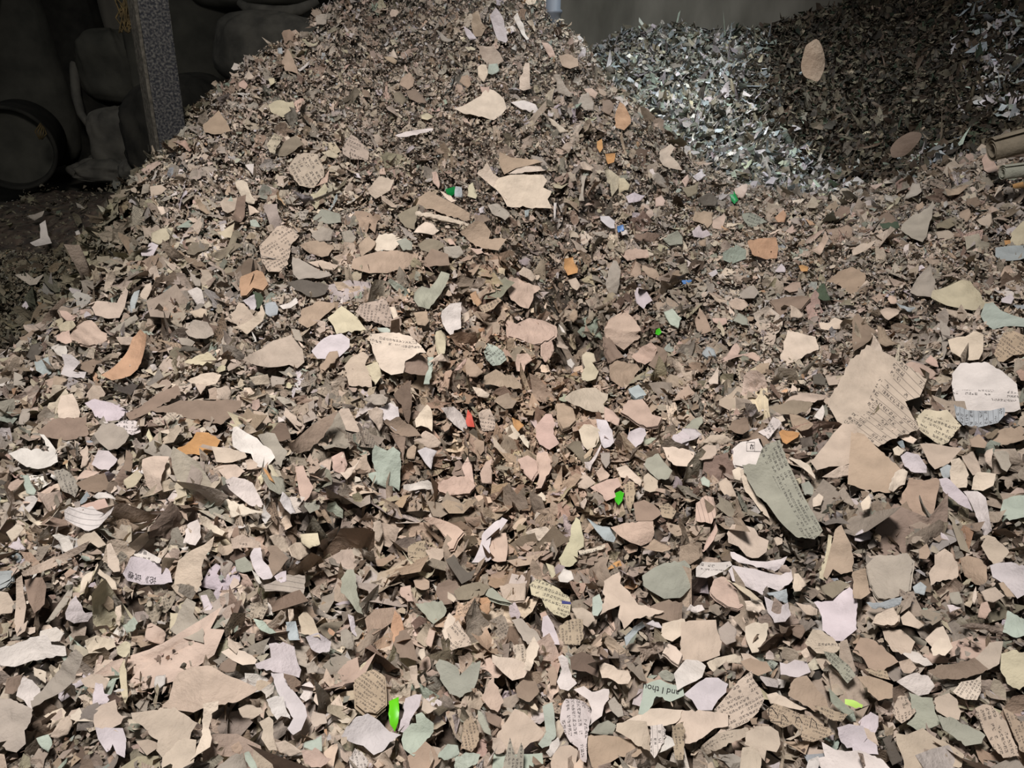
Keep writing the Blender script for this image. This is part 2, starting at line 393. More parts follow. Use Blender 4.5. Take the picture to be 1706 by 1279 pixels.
# ------------------------------------------------------------------ single scraps traced one by one
DATA = r'''
@284,0
t *|tan pointed page standing on the ridge|110,60 116,48 120,54 126,68 127,72 114,70
w|slim white stick|126,70 138,61 138,64 128,72
y|yellowish rounded scrap on the ridge|97,104 106,99 122,101 124,110 112,116 100,112
p|pale chip on the ridge|67,82 72,78 77,84 74,88 68,86
y|small ochre square on the ridge|97,78 103,77 104,82 99,85
n|curled brown scrap on the ridge|121,26 132,22 142,25 144,32 134,32 124,30
u|tiny pale blue square at the skyline|106,47 111,47 111,53 107,53
g|upright grey stub near the heap's top|144,16 150,14 156,15 155,24 146,25
b|pale winged scrap at the post's foot|2,114 10,113 12,120 4,122
t *|orange-tan flap leaning near the post|32,124 42,116 48,110 56,120 60,130 44,134 34,132
@568,0
c *|large cream bird-shaped page high on the heap|112,106 122,104 136,96 146,88 152,90 162,98 165,106 160,112 152,118 140,116 122,113
b|grey-cream page on the slope|134,43 144,46 152,46 158,52 162,60 156,64 148,66 140,58
m|pale mint square|147,64 156,62 158,70 150,74 146,72
c|upright pale oval|136,66 144,64 146,74 142,82 136,76
l *|tall lilac-grey page near the top|148,16 154,8 162,20 166,40 164,43 156,40 152,30
t *|tan crumple with a creased foot|130,14 136,10 140,22 144,28 140,36 132,36 130,26
l|small lilac hook-shaped strip|122,26 128,30 135,38 128,40 124,34
t|tan broken square|60,78 68,72 73,78 72,86 66,90 58,84
n|brown-grey square beside the broken one|64,90 74,87 80,94 85,102 76,102 68,98
O|drab folded scrap|52,92 60,90 66,98 62,104 54,100
c|tiny cream star|48,52 52,48 55,56 50,57
t|small tan curl|42,56 50,56 56,60 54,64 46,60
g|pale elongated scrap|94,33 100,34 112,42 108,43 100,40
t|tan leaf by the cream bird|120,76 126,74 130,84 126,88 118,82
p|pink tab above the cream bird|138,86 148,86 146,94 140,92
y|tan flake|79,114 86,112 92,116 86,119 80,118
@852,0
w|pale bent strip near the heap's top|2,18 6,15 12,24 14,34 18,40 15,42 10,34 6,26
c *|smooth pinkish upright page|8,88 8,78 14,62 18,62 19,88 12,90
g|grey square page|66,102 70,94 76,92 82,102 82,110 72,110
t *|brown wing-shaped page|46,58 56,56 66,58 66,68 58,70 50,66
p|pink-grey strip|30,42 36,42 42,50 44,56 38,57
a *|orange-brown torn page at the heap's flank|104,112 108,102 112,104 118,116 119,124 112,130 102,126
c|long pale splinter|34,115 40,118 48,124 56,130 48,132 40,124
w|white bent page|0,100 12,99 24,104 30,112 20,112 8,108
p|pinkish pair of scraps|72,88 80,87 86,92 84,98 76,94
t|small orange-tan oblong|86,88 92,89 96,94 92,96 87,92
n|tan ragged page|90,100 98,98 102,106 98,114 90,110
g|leaning striped page|42,74 48,74 54,86 62,96 56,96 46,92
@0,213
p *|pale scrap pointing at the dark floor|140,42 148,36 158,30 160,36 150,42 144,46
g|grey square chip at the floor's edge|142,56 148,56 148,64 140,66
b|beige scrap at the floor's edge|149,58 160,56 166,60 160,66 150,68
w *|pale forked scrap lying on the dim shreds|40,100 46,97 48,108 52,117 44,120 36,122 30,116 40,110
g|pale flap beside the forked scrap|26,88 34,86 44,82 42,88 34,92
n|dim pinkish page by the drum|6,48 14,45 20,52 14,56 8,54
c|cream chip on the ridge|156,78 162,77 165,84 160,86
l|pink corner at the heap's edge|140,122 152,116 158,118 152,128 142,130
w|tiny pale tab|74,102 78,100 80,105 76,107
g|dim triangle on the dust|75,74 80,76 84,80 77,79
y|pale olive plate|150,104 160,100 172,98 170,108 158,116 150,112
@284,213
b T60:8:0:1 *|fan-shaped cream page with a creased printed edge|118,38 126,26 133,25 146,26 152,38 153,46 143,60 138,59 128,57 117,43
O|dull brown folded flap|104,22 124,3 133,15 124,22 114,27 107,27
y T5|yellowish printed corner|96,16 103,5 114,8 105,20 104,26 99,24
p|pinkish narrow leaf|143,60 150,52 160,46 156,54 147,60
c|pale lobed scrap standing upright|63,53 70,51 76,54 81,68 84,71 83,75 77,75 73,72 66,60
n|brown shaded tongue|66,72 74,73 74,88 70,95 58,98 63,85
b|frayed beige scrap|49,74 56,66 66,68 72,73 66,80 57,84 52,82
c|small cream triangle|77,76 82,78 90,84 78,87
g|grey tongue-shaped scrap|88,67 96,74 106,75 107,85 111,93 103,100 98,95 95,85
y|pale yellow folded tip|46,104 64,97 60,110 54,110
O|olive folded strip|64,97 71,96 71,105 60,118 54,124 58,112
m|little mint green chip|79,92 85,91 90,99 80,98
b T-32 *|page densely printed with small rows of characters|88,117 106,98 114,97 128,107 120,116 117,135 108,143 97,143 91,133
t|tan leaf-shaped scrap|127,115 145,111 161,114 157,127 150,128 138,124
g|rounded grey scrap|140,107 150,98 162,101 160,112 146,113
w|tiny white triangle|74,37 83,36 82,47 78,42
t|orange-brown curled sliver|24,73 30,72 41,86 36,87 30,82
O|long olive scrap|37,128 64,114 72,117 50,131
y|narrow yellowish scrap|150,24 158,21 168,27 165,30 155,28
g T0|grey printed chip|128,83 138,82 133,92 128,90
v|broad sage scrap lying flat|150,80 168,85 170,94 155,95 141,92
@568,213
b T25 *|triangular printed page with a sharp peak|1,20 10,6 16,10 28,24 27,32 10,31 2,26
w *|long thin pale page edge|54,8 64,4 92,1 92,3 72,7 66,10 58,10
b|pebble-shaped beige scrap|27,60 37,48 52,50 49,62 34,70 28,65
t *|big flat piece of brown card|72,72 88,62 98,68 112,75 128,84 128,91 122,92 100,85 82,79 75,77
O|grey-olive triangular flap|56,86 78,76 73,101 64,99 59,93
c|layered cream page edges|75,82 100,87 128,94 127,97 100,92 76,86
c|cream lozenge-shaped scrap|76,98 85,92 98,101 92,106 72,104
g|narrow grey strip|57,97 65,100 76,110 74,112 64,107
O *|dull olive folded wrapper|75,115 83,108 92,109 103,115 101,121 90,123 80,121
c|spread beige page piece|38,106 50,104 62,110 52,122 36,122 30,118
t|tan wedge|16,115 26,107 34,112 30,121 20,128
v|rounded sage scrap|55,112 64,109 71,114 71,121 62,122
t *|large tan page with a chipped corner|118,104 132,94 142,94 149,103 147,110 165,110 156,123 140,120 128,113
n|brown square flap|131,88 143,86 148,93 133,96
g|crumpled grey-pink scrap|145,78 155,75 165,82 168,88 163,92 150,85
u|small blue-grey tab|114,58 120,59 121,69 113,68
y|pointed yellowish sliver|127,57 131,54 136,66 134,71 126,66
p|tiny pink square|37,40 43,39 44,45 38,46
g|rounded grey chip|0,103 9,101 15,108 13,113 3,114
l|tiny lilac-white chip|137,80 142,78 143,84 138,85
c|pale narrow strip|98,66 109,68 115,74 110,75
p|slender pinkish leaf|90,45 95,43 98,54 97,61 92,55
n|brown-pink flake|92,22 105,18 106,25 98,26
y|short yellow strip|106,20 109,20 109,28 107,28
G *|deep green plastic knob|104,61 113,58 115,64 110,68 105,65
g|flat grey scrap|102,118 118,117 122,125 115,130 103,128
p|short pinkish strip|127,118 138,120 142,124 135,126
p|small pinkish wedge|105,110 110,110 115,117 108,116
@0,0,10
c *|biggest smooth cream card with a torn jagged end|832,297 850,292 905,290 912,300 905,312 919,318 917,325 912,332 919,348 903,347 855,345 845,343 835,325 822,311
c|cream arm sticking out of the torn card|795,289 810,272 822,290 838,300 850,312 842,335 828,318
c|pale strip lying across the torn card|848,288 862,279 905,272 916,280 906,283 880,287 858,290
t|tan flap rising behind the torn card|833,255 850,262 890,266 905,272 860,280 840,290 832,275
@852,213
g|pale grey wedge|19,25 25,24 36,35 30,35 20,30
o *|orange plastic sliver|85,14 90,11 91,20 88,25 85,20
o *|ochre square tab|93,26 103,25 102,34 96,36
G *|small blue plastic crumb|105,98 111,96 112,102 106,104
b|beige pebble-shaped chip|67,36 73,33 81,41 79,43 70,42
y *|sage page fragment snapped in two|91,44 97,41 107,50 106,60 100,68 98,60
y|pale yellowish flake|107,50 112,49 118,57 116,62 107,65
g|upright grey scrap|68,44 74,44 71,66 72,71 66,71 69,60
p|small pink sliver|74,29 80,32 77,36
l|lilac crumpled scrap|88,88 97,88 103,93 103,100 95,98 89,93
w|small white wad|108,102 114,101 116,106 110,107
n|long brown-grey strip|120,105 135,103 152,104 142,113 128,112
g|tilted grey scrap|140,47 146,44 157,57 158,61 148,58 142,52
b *|knobbly beige crumple|148,22 158,16 162,20 158,27 164,33 170,42 158,40 150,38 146,32
l|pink-lilac flake|113,69 122,64 132,68 128,73 116,75
p|pinkish brown square|143,69 149,66 153,72 151,77 143,78
v|sage scrap with a ragged end|150,110 165,102 170,108 170,116 158,117
p|pink-tan slab|108,125 117,120 135,120 137,128 115,132
w|white upright slip|42,75 45,74 44,90 42,91
u|pale blue slip|13,82 18,81 17,88 13,89
g|curled grey scrap|80,104 90,103 97,107 94,110 85,107
@1136,213
b|pointed pale scrap|52,60 66,54 65,62 60,70 53,65
t|jagged tan scrap|10,92 13,83 25,83 32,84 30,95 25,100 22,96
p|tan-pink scrap|30,92 42,84 44,89 40,100 30,100
v T20 *|grey-green printed page fragment|59,85 72,83 85,94 75,97 68,98 62,92
a *|peach-coloured square scrap|65,113 75,110 92,110 95,120 94,130 80,131 68,127 66,120
m *|pale sage rounded page|40,124 54,116 63,121 63,130 50,135 40,131
l|lilac-white cone|9,104 17,97 20,103 24,102 29,107 20,110 10,110
G *|leaf green plastic shard|48,64 52,64 56,72 52,76 49,73
t|small tan square|16,112 24,110 24,117 18,117
a|orange-tan sliver|92,89 101,82 104,86 102,94 95,94
l|lilac flake|10,49 20,42 24,48 16,53
p|pink-tan chip|0,52 6,46 8,52 3,60
d|dark drab flap|14,72 26,64 36,70 33,78 22,78
O|drab olive scrap|0,60 12,58 16,55 15,66 5,70
p|long pink-tan leaf|126,127 142,109 146,114 140,122 137,130
a|small orange-tan chip|122,90 130,93 133,97 127,97
p|little pink chip|103,103 110,97 114,104 107,106
@1420,213
g *|long grey-brown trapezoid of paper|49,96 60,87 75,82 80,76 82,80 77,93 74,108 70,116 62,112 53,107 48,102
g|pale grey triangle|50,71 60,58 68,57 69,63 65,72
n|brown scrap with a dark green base|25,86 33,83 42,86 45,94 35,95 27,92
f|dark green scrap|27,95 45,94 47,99 30,101
t|square tan scrap|106,82 116,79 118,86 114,92 106,88
b|pale scrap with a notched top|123,91 138,84 139,93 136,98 127,96
O|broad olive scrap|83,95 95,90 103,88 104,95 95,100 84,100
p *|pinkish flap with a dark hole|129,33 136,28 143,37 145,44 138,49 131,42
t|curled tan leaf|92,66 104,59 112,58 117,63 106,66 95,70
y *|yellowish card at the edge of the heap|158,104 170,92 176,100 176,115 165,118 158,115
u *|pale blue-green card under the yellowish card|142,120 158,117 176,117 176,131 150,132 142,128
b|long cream wedge|0,123 12,115 24,112 18,120 0,128
p|pink slip|17,57 29,54 30,56 22,60
o|orange curl|159,56 170,53 172,60 160,60
o|tiny yellow tab|151,113 157,112 158,116 152,117
n|rosy brown crumple|113,70 124,68 128,75 120,80 113,76
t|small yellow-tan wedge|63,77 70,73 71,79 64,83
b|flat beige scrap|83,103 95,101 103,106 97,110 85,110
@0,427
b|beige two-pronged scrap|88,48 97,44 107,45 117,47 127,34 130,38 124,50 118,60 108,62 96,60 92,52
b|upright pale grey strip|103,33 106,18 116,13 114,24 109,34 105,36
u|slim bluish strip standing up|129,46 133,34 138,30 137,42 133,54 129,54
g|straight grey strip|109,75 122,65 135,58 138,62 128,69 114,77
p|pink pointed scrap|58,53 66,54 75,60 74,64 66,64
y|yellow-beige lobed scrap|58,70 66,64 73,64 76,69 70,74 61,75
p *|fluted bundle of cream page edges|66,80 72,73 83,64 90,63 96,69 100,74 105,76 106,83 100,88 88,88 76,85
p|pinkish shell-shaped scrap|56,80 62,75 70,75 70,80 72,85 66,88 57,84
w|white folded lip|48,87 56,84 64,86 66,92 62,98 55,96
l *|lilac-white bow-tie-shaped slip|62,98 72,99 81,106 73,114 86,115 84,122 70,121 61,118 64,108
n|grey-brown flap|81,106 92,102 103,104 96,108 92,117 80,112
u *|pale blue square scrap|34,104 49,100 51,103 51,116 44,119 36,114
a *|orange-brown twisted leaf of card|108,126 116,112 124,98 133,82 144,78 152,86 145,98 137,112 130,119 116,128
t|tan folded edge|53,116 60,118 68,122 60,127 53,126
g|pale scrap with a triangular mouth|20,23 28,18 34,22 44,18 46,24 38,29 30,29
l|tiny lilac tab|22,50 25,44 30,49 26,53
d|dark grey folded scrap|24,98 30,88 37,83 40,92 37,101 30,103
b|cream sliver beside a hole|115,80 138,81 130,88 119,88
w|small white half moon|149,108 155,106 157,112 152,114
g|beige page with torn foot|14,114 22,118 25,128 13,128
c|frayed cream chip with a bent tip|143,28 150,25 151,32 145,44 139,40
@284,427
k|arched drab flap|46,17 64,15 78,1 85,4 87,10 80,18 70,21 58,18
a *|orange-brown block of bound pages|70,20 86,15 92,17 97,28 92,34 82,31 76,40 71,41 69,30
g *|grey-white curved page|122,3 134,7 144,12 157,16 160,21 148,24 136,23 128,25 122,18 121,8
b|cream bent strip with a printed edge|137,7 150,4 168,10 163,14 146,11
d|dark grey wing-shaped scrap|116,29 130,23 148,27 158,32 154,39 140,41 126,36
t *|smooth tan card shaped like a blade|127,66 131,52 147,45 163,47 163,51 154,58 142,69 136,72
y *|smooth yellow-tan card with a sharp corner|156,60 170,49 186,60 195,72 165,77 162,69
b *|mottled square cream page|53,62 64,52 67,44 73,47 84,60 78,67 70,71 62,66
w|white page tip|15,33 26,30 31,33 33,42 34,50 26,48 21,40
g|long grey fold|17,14 24,19 30,24 30,30 24,28
l|lilac folded corner|72,44 80,40 84,38 86,50 84,55 78,50
f|sage leaf-like fold|82,36 90,37 93,43 90,51 86,53 85,45
u|blue-green shiny fold|93,46 104,45 107,50 106,57 99,60 94,56
w|bent white strip|108,49 118,46 125,41 127,46 120,52 112,53
b|swooping pale ribbon|60,71 74,66 86,59 91,48 94,56 92,64 84,71 76,78 70,73
g|ragged grey scrap|14,72 26,64 38,66 42,72 44,78 36,82 26,82 18,79
b *|large page with one column of characters|72,113 80,100 93,90 102,84 120,83 131,97 133,108 126,112 118,108 100,111 88,112
l *|big smooth lilac-blue sheet|140,94 147,86 156,80 170,77 178,82 178,90 168,100 154,102 146,102
t|tan tapered strip|148,110 158,94 166,94 167,100 155,112 150,117
g|pale mint triangle|8,82 18,81 25,86 22,90 11,88
d|dark bent spine|8,94 12,89 22,88 32,93 20,94
y|leaf-shaped yellow-grey scrap|12,105 24,100 40,97 46,102 36,109 22,108
c|crumpled cream page|18,124 30,117 42,115 51,118 46,127 30,130
g|small pale scrap|120,72 128,73 132,85 124,83
b|beige wedge with fine cracks|18,55 30,50 36,52 36,60 24,60
w|narrow bright sliver|82,78 85,81 86,86 83,87
b|pale winged scrap|78,120 96,117 100,127 84,128
g|light grey winged scrap|100,117 114,120 113,126 100,128
@568,427
t *|large curved brown page|10,9 12,0 40,-6 78,-6 76,3 60,11 46,16 28,17 18,13
n|dark page with a thin pale fringe|78,4 90,-8 106,-4 108,8 98,9 84,8
v *|crumpled mint green tissue|73,36 80,30 88,32 96,22 99,16 107,20 104,29 100,36 94,44 88,52 76,52 72,44
w *|bright white square page with a ragged foot|100,55 108,48 119,47 119,72 112,74 110,82 104,74 101,67 99,60
b T-80 *|printed page with three short columns of characters|14,55 20,47 30,45 44,42 48,50 50,60 54,70 48,70 34,66 22,62
c|upright cream chip|48,50 53,49 57,60 52,62
t|pink-tan bent scrap|72,56 86,54 88,64 84,69 76,68
m|narrow mint strip|36,71 46,71 52,75 44,76 38,75
c T8:7:.14:.34 *|big white page with a line of print along its top|30,80 46,76 58,76 70,80 80,90 86,99 76,98 64,104 62,116 50,118 38,110 33,98 30,88
n *|brown dome-shaped piece of card|62,114 63,104 70,97 78,97 86,102 87,112 84,118 70,117
b|printed brown half-round page|3,110 10,100 22,96 28,101 24,108 30,120 31,130 8,130
y|thin pale folded edge with an orange rim|22,108 36,104 40,118 34,128
y|bundle of upright pale strips|94,76 100,72 105,76 104,90 103,97 99,96 96,88
c|pale wing-shaped pair of flaps|92,103 100,96 108,97 115,105 108,105 98,103
m T-40 *|mint label dotted with rows of characters|141,96 146,86 154,90 161,96 164,103 158,108 150,110 143,104
t T65|striped tan strip|137,49 148,46 156,40 160,43 152,52 142,56 138,52
t|narrow strip hanging down|134,54 142,56 149,58 142,65
p|pink wedge|112,114 124,101 126,104 120,112
t|brown fin-shaped scrap|123,108 126,100 132,104 142,114 134,120 125,118
t *|flat tan piece with a notched edge|143,118 154,112 164,118 172,118 180,127 180,132 162,130 142,125
a|coppery upright sliver|128,38 134,34 140,46 136,50 131,45
b|pale square chip|120,58 127,55 128,62 122,66
m|mint shard beside the dome|86,100 92,100 90,116 88,127 82,127 84,118 87,112
@852,427
p *|large pink crumple of pages|-3,22 6,21 14,26 28,29 29,33 22,37 21,44 16,53 8,50 -2,40 -6,30
p *|pink layered bundle of crushed pages|-6,62 6,66 20,58 34,59 44,67 42,80 36,84 24,86 10,82 -2,78
p|flat pink page with a square corner|29,88 40,84 43,92 38,102 33,106 29,98
p|pink pointed page|6,98 16,96 21,103 14,108 13,115 5,114 4,106
o *|yellow-orange folded wrapper|51,4 61,1 65,14 64,18 56,19 52,12
b|tilted square of grey-tan card|56,23 64,21 69,28 65,34 60,31
g *|tall ridged grey page|94,30 96,14 100,2 104,4 109,14 107,28 104,36 96,36
l *|lilac-white square tag|122,36 125,31 134,34 140,43 134,48 132,53 124,46
t|tan upright page|120,14 124,3 129,3 129,18 124,20 118,18
t|tan leaf-like fold|130,6 140,10 150,21 148,23 136,19 131,14
p *|tall tan page folded over a stack of page edges|92,72 96,64 104,58 112,54 120,60 128,74 124,77 128,80 118,87 112,92 106,88 94,80
n|bundle of brown page edges|92,80 97,80 104,92 112,100 104,102 97,106 93,98
p *|pinkish wad with fine pleats|120,100 130,90 140,86 146,92 142,102 133,108 124,104
n|rounded brown page|140,86 150,90 156,97 155,106 146,114 136,108 142,102
t *|broad smooth pink-tan page below the wad|97,108 104,101 114,104 124,106 129,112 122,118 122,124 108,128 98,122
y|pale S-shaped chip|70,98 74,94 82,97 84,104 78,106 74,112 71,106
y *|sage scrap beside the dark hollow|72,112 80,106 84,111 87,115 84,122 76,125 70,124 70,116
w|small white pebble|55,104 59,102 63,107 60,112 56,108
b|pale bent strip by the hollow|43,84 52,86 58,90 55,93 46,89
G *|tiny bright green plastic fleck|143,72 147,71 149,75 146,78 143,77
m|sage grey page|152,56 160,52 170,62 166,72 158,68
b|small jagged cream scrap|6,16 12,10 20,14 25,20 21,25 13,20
t|sunken grey-tan flap|57,60 62,52 66,54 66,60 62,66
w|thin white splinter|47,68 50,70 54,77 50,75
@1136,427
c *|white quadrilateral page with faint pleats|98,99 105,73 118,76 133,78 136,92 122,98 104,106
t *|broad olive-tan page|142,23 158,12 170,10 182,16 180,33 166,35 154,28
b|round buff scrap|46,46 54,41 62,43 66,49 60,54 50,52
g|domed grey scrap|56,37 66,30 72,29 77,36 72,42 60,42
v|sage green tooth|51,64 56,56 64,60 67,70 60,68
p|pink winged scrap|37,105 46,97 54,88 58,92 56,98 66,101 54,103
p|thin pinkish fin|58,95 70,94 78,99 77,104 68,101
t|tan square with a coppery lower edge|67,114 78,106 87,105 86,114 76,119 68,120
n *|rosy brown folded booklet|86,42 98,38 118,36 128,41 118,50 106,50 100,58 94,54
c *|cream star-shaped scrap|136,64 146,66 152,60 160,64 157,71 146,73 138,72
l|lilac triangle|92,15 99,7 103,12 103,16
l|small white-lilac chip|26,17 34,13 36,17 30,21
k *|bright blue strip|0,25 10,23 10,26 1,28
o *|orange flower-like scrap|116,9 120,7 126,10 125,14 119,14
f|dark green curl|134,34 140,28 144,36 148,44 140,45 135,42
b|beige rectangle|106,50 112,51 121,57 118,62 108,61
p|pale pink slip behind a curl|30,61 44,61 45,66 40,69 31,65
t|tan curved band|13,62 18,52 24,60 30,74 20,78 15,74
u|small blue-grey booklet|19,95 24,89 31,91 33,97 24,100
b|yellow cream flap|142,118 162,118 156,127 146,128
d|dark grey-green tab|130,118 138,116 143,122 143,128 131,127
t|triangular brown card|101,33 110,25 118,26 119,33 107,36
b|bow-shaped pale scrap|27,38 34,40 44,44 46,47 36,46
c|tan arrowhead|26,124 37,112 36,127 28,128
@1420,427
y *|large cream sheet with a curled yellow hem|82,38 98,28 107,24 118,26 122,32 128,38 130,44 136,49 126,54 112,53 96,52 82,48
m *|pale mint sheet|127,58 132,48 140,47 148,54 160,58 178,62 178,71 164,70 150,70 140,72 132,66
T T35 *|brown printed page lying at the edge|141,98 146,84 150,76 160,74 180,82 180,96 170,97 160,98 150,105 145,104
c *|pale ragged page|95,83 104,80 112,80 120,76 130,80 130,94 126,102 116,104 108,102 98,96
g|pale upright strip|86,62 92,66 97,72 97,80 94,94 90,104 88,96 90,82 87,72
b|cream folded flap|88,52 104,54 109,48 119,60 112,66 104,62 96,58
b|diamond-shaped tan page|27,54 38,48 48,51 46,57 36,60
p|small pink tab|35,42 37,38 44,40 45,46 38,47
l|lilac folded strip|148,42 158,38 161,42 158,48 148,46
g *|hazy drab fan-like scrap|57,36 64,22 76,11 82,24 85,34 78,42 64,40
n|folded grey-tan flap|0,84 0,72 6,66 14,70 24,74 18,86 10,96 2,104
u|blue-white thin leaf|44,48 52,49 64,54 58,56 48,52
p|pinkish page with a notched edge|53,106 58,104 70,107 80,112 84,116 78,122 68,118 56,110
p|small pinkish wad|72,104 78,98 84,103 86,110 78,108
t|orange-tan roll|22,78 30,78 40,84 46,88 42,94 32,94 26,86
c|pale curled corner|15,90 22,80 28,88 31,98 24,98 16,95
u|white-blue shard|160,49 176,47 176,53 164,52
@0,640
n *|long dark brown fibrous page|42,42 52,34 70,33 85,32 87,44 88,49 76,54 66,56 52,54 42,50 36,46
c *|upright cream page shaped like a milk carton|59,34 58,22 60,11 66,10 72,9 77,18 80,28 78,33 66,34
w *|white page with a long torn spike|10,71 20,67 38,65 49,67 46,58 42,53 46,53 52,60 57,67 60,80 53,84 40,87 28,84 20,78
g *|broad folded grey page with a pair of ticks|95,53 104,44 114,41 124,44 130,54 126,62 118,68 108,66 100,60
w T5|pale printed flap|114,41 124,38 138,40 140,48 132,54 124,50
g T75 *|curved strip printed with two columns of characters|53,86 62,83 70,88 76,96 78,104 74,112 68,108 62,106 58,98
l|grey-lilac page corner|91,80 98,66 108,66 117,75 108,86 98,84
n|dark mottled scrap|75,98 90,91 104,88 108,98 106,105 94,108 82,105
p|thin pink blade|76,95 84,85 92,86 101,87 90,92
y|yellowish square with a torn end|123,95 136,86 142,90 134,102 126,104
b *|tall blank grey-beige page fold|140,74 150,70 164,70 160,90 160,104 150,108 143,100
c|cream fin|160,84 167,73 170,88 165,94 160,97
l|pinkish printed crumple|84,18 94,14 110,16 120,22 128,27 118,34 106,36 94,30
m|mint white chip|23,90 28,90 31,98 36,105 34,110 26,108
w|white ragged slip|18,126 26,112 34,110 38,114 30,128
p|pinkish triangular page end|72,124 88,118 104,113 108,122 98,128 74,130
b|small beige folded scrap|92,1 100,2 105,10 102,16 88,16 86,10
n|dark brown flap|124,76 126,66 132,70 131,88 122,86
b|pale bent prong|80,84 82,72 79,67 86,60 88,74 92,70 86,80
g|sage rectangle end|19,32 22,24 30,24 29,34 24,40 18,40
w|slender white point|89,109 98,107 110,108 114,112 100,113
@284,640
n *|long brown boat-shaped page|-20,28 -3,22 10,16 30,16 56,16 72,17 70,24 60,33 50,40 42,39 36,36 18,34 0,30
n|drab flap trailing up to the boat-shaped page|-46,28 -30,22 -10,8 8,2 10,10 -4,18 -24,30 -40,36
o *|pale peach scallop-edged scrap|2,66 20,56 26,48 38,48 49,55 46,62 40,68 36,71 24,69 8,70
w *|big crumpled white sheet|61,52 62,44 66,42 76,48 86,53 92,60 100,66 104,74 98,80 90,83 84,80 80,70 70,68 62,64
g|grey sheet end|86,52 96,47 104,48 108,58 116,68 110,82 106,78 100,66 92,60
n *|long pinkish brown tongue bending upward|104,62 118,58 130,50 146,36 157,29 154,40 146,56 138,66 126,69 114,68
k|brown quarter-round flap|100,48 108,40 115,40 119,50 120,56 110,58 102,56
w *|smooth white slipper-shaped page|54,96 62,92 74,94 82,98 88,110 92,120 90,123 78,120 68,112 58,104
y|tiny yellow-tipped stick|97,80 101,78 108,92 107,100 103,98
o|copper-brown sliver|92,82 96,85 104,98 98,94
v|grey-green flap|90,88 104,92 112,94 115,106 108,110 98,104
b|pale frilled page|42,80 54,78 66,80 74,86 66,92 54,96 48,86
b|ragged cream page|44,66 60,64 74,68 78,76 62,78 46,78
c|pale spear of paper|55,113 66,118 80,124 94,127 60,132
g|grey slab with a pointed tip|104,12 112,12 126,20 118,24 110,18
b|cream triangular fin|46,14 48,2 58,0 61,8 60,15 52,15
p|pale pinkish upright page|124,82 132,80 136,92 142,102 138,112 130,120 128,108
b|long cream edge|114,22 122,30 134,42 130,48 122,40 112,30
p|pinkish slope|160,72 172,66 176,80 172,90 162,86
l|pale strip bent under the slipper|110,108 118,114 124,128 118,130 108,116
w|tiny glossy white bit|107,33 112,34 114,38 107,38
b|small cream chip|24,0 36,0 30,10
@568,640
c *|cream bell-shaped page|73,37 82,24 85,21 90,28 91,34 90,48 86,44 79,42 74,44
l *|smooth lilac-grey curled page|36,24 48,20 56,25 58,34 55,47 50,44 42,36 40,28
b|bulging cream fold|26,26 34,23 40,27 42,40 37,48 34,40 28,34
k|upright brown page|50,8 58,0 70,-4 70,14 68,30 66,38 62,30 60,20 54,14
g|dull sea-grey leaf|24,18 32,10 42,10 48,15 46,20 34,21
n|brown curled strip|42,38 58,34 74,44 80,52 66,53 54,49
b|pale rounded page|72,56 84,46 92,50 100,58 97,62 88,64 78,58
n|tall tan page below the curled strip|48,48 56,50 64,53 63,68 62,80 60,68 54,58
t|tan upright square|66,64 72,60 75,62 73,74 66,74
m *|large crumpled mint wrapper|31,66 34,60 46,66 52,62 59,68 60,82 59,96 58,106 50,100 40,92 33,84 31,76
m|pale mint fold|28,88 36,86 44,92 52,100 56,106 44,102 32,98
G *|small red cone-shaped bit|126,24 130,30 133,41 126,42 124,36
b T10 *|cream tag with two printed ticks|137,28 148,24 153,34 156,42 150,46 140,46 138,36
w *|long whitish tongue|62,101 74,98 86,96 92,101 92,105 80,104 68,107 62,106
p|layered pinkish page edges|94,98 110,92 126,90 134,100 128,108 110,110 98,106
p|pink sloping page|120,82 126,72 130,80 133,100 124,94
c|cream bird-shaped scrap|-6,78 2,72 4,84 12,82 20,74 12,86 8,94 4,101 0,90
w|pale ragged scrap|98,24 112,22 120,28 126,40 122,48 112,40 104,30
b|beige wedge|0,24 8,24 14,36 22,40 18,48 6,46 -4,40
p|pink-brown page|144,76 150,74 150,90 150,98 140,98 138,88
b|cream strip with a yellow end|150,50 158,60 166,68 160,70 152,62
c|pale shield at the edge of the pink layers|163,44 170,40 178,50 172,60 166,54
c|cream rounded end|131,2 140,4 148,10 146,14 136,12
l|pale ragged wad|76,66 84,62 96,66 92,72 90,84 84,78
@852,640
b *|broad smooth beige page with a notched foot|51,16 60,8 72,3 84,2 90,8 96,10 95,16 91,20 96,30 88,28 74,25 68,22 62,21
t *|smooth tan page with five edges|44,20 52,18 61,22 64,36 58,42 51,44 47,36
c *|peach-white crumple with rounded top|67,46 72,40 80,41 88,46 87,56 84,62 76,66 72,62 69,54
l|grey pleated page|84,35 94,36 100,46 102,58 98,62 92,64 88,54 86,46
l *|lilac-white page shaped like a shark fin|112,56 116,46 124,44 132,43 133,48 128,58 123,63 116,60
p|pink folded petal|92,20 100,24 108,34 106,40 98,36 92,34
p *|brown-pink crumpled fan of pages|116,16 130,14 136,22 140,30 150,34 146,42 134,42 124,38 116,32 108,28
t|coppery tan page with a cream tip|106,18 120,20 132,28 140,19 146,22 136,32 120,30
p *|pinkish square page next to the bright green bit|78,102 92,96 105,92 109,100 102,106 104,112 94,116 88,108
b|pale square page with rounded top|65,92 74,89 80,94 84,98 74,104 66,102
O|olive-brown page|53,58 60,53 68,56 72,66 78,70 72,78 62,68
G *|bright green plastic bit|101,107 108,105 112,108 110,115 106,119 103,116
T T85 *|strip printed with one column of characters|112,100 116,96 121,96 123,108 120,120 117,128 113,118
b|cream pentagon page|131,92 136,89 146,96 146,106 138,108 132,106
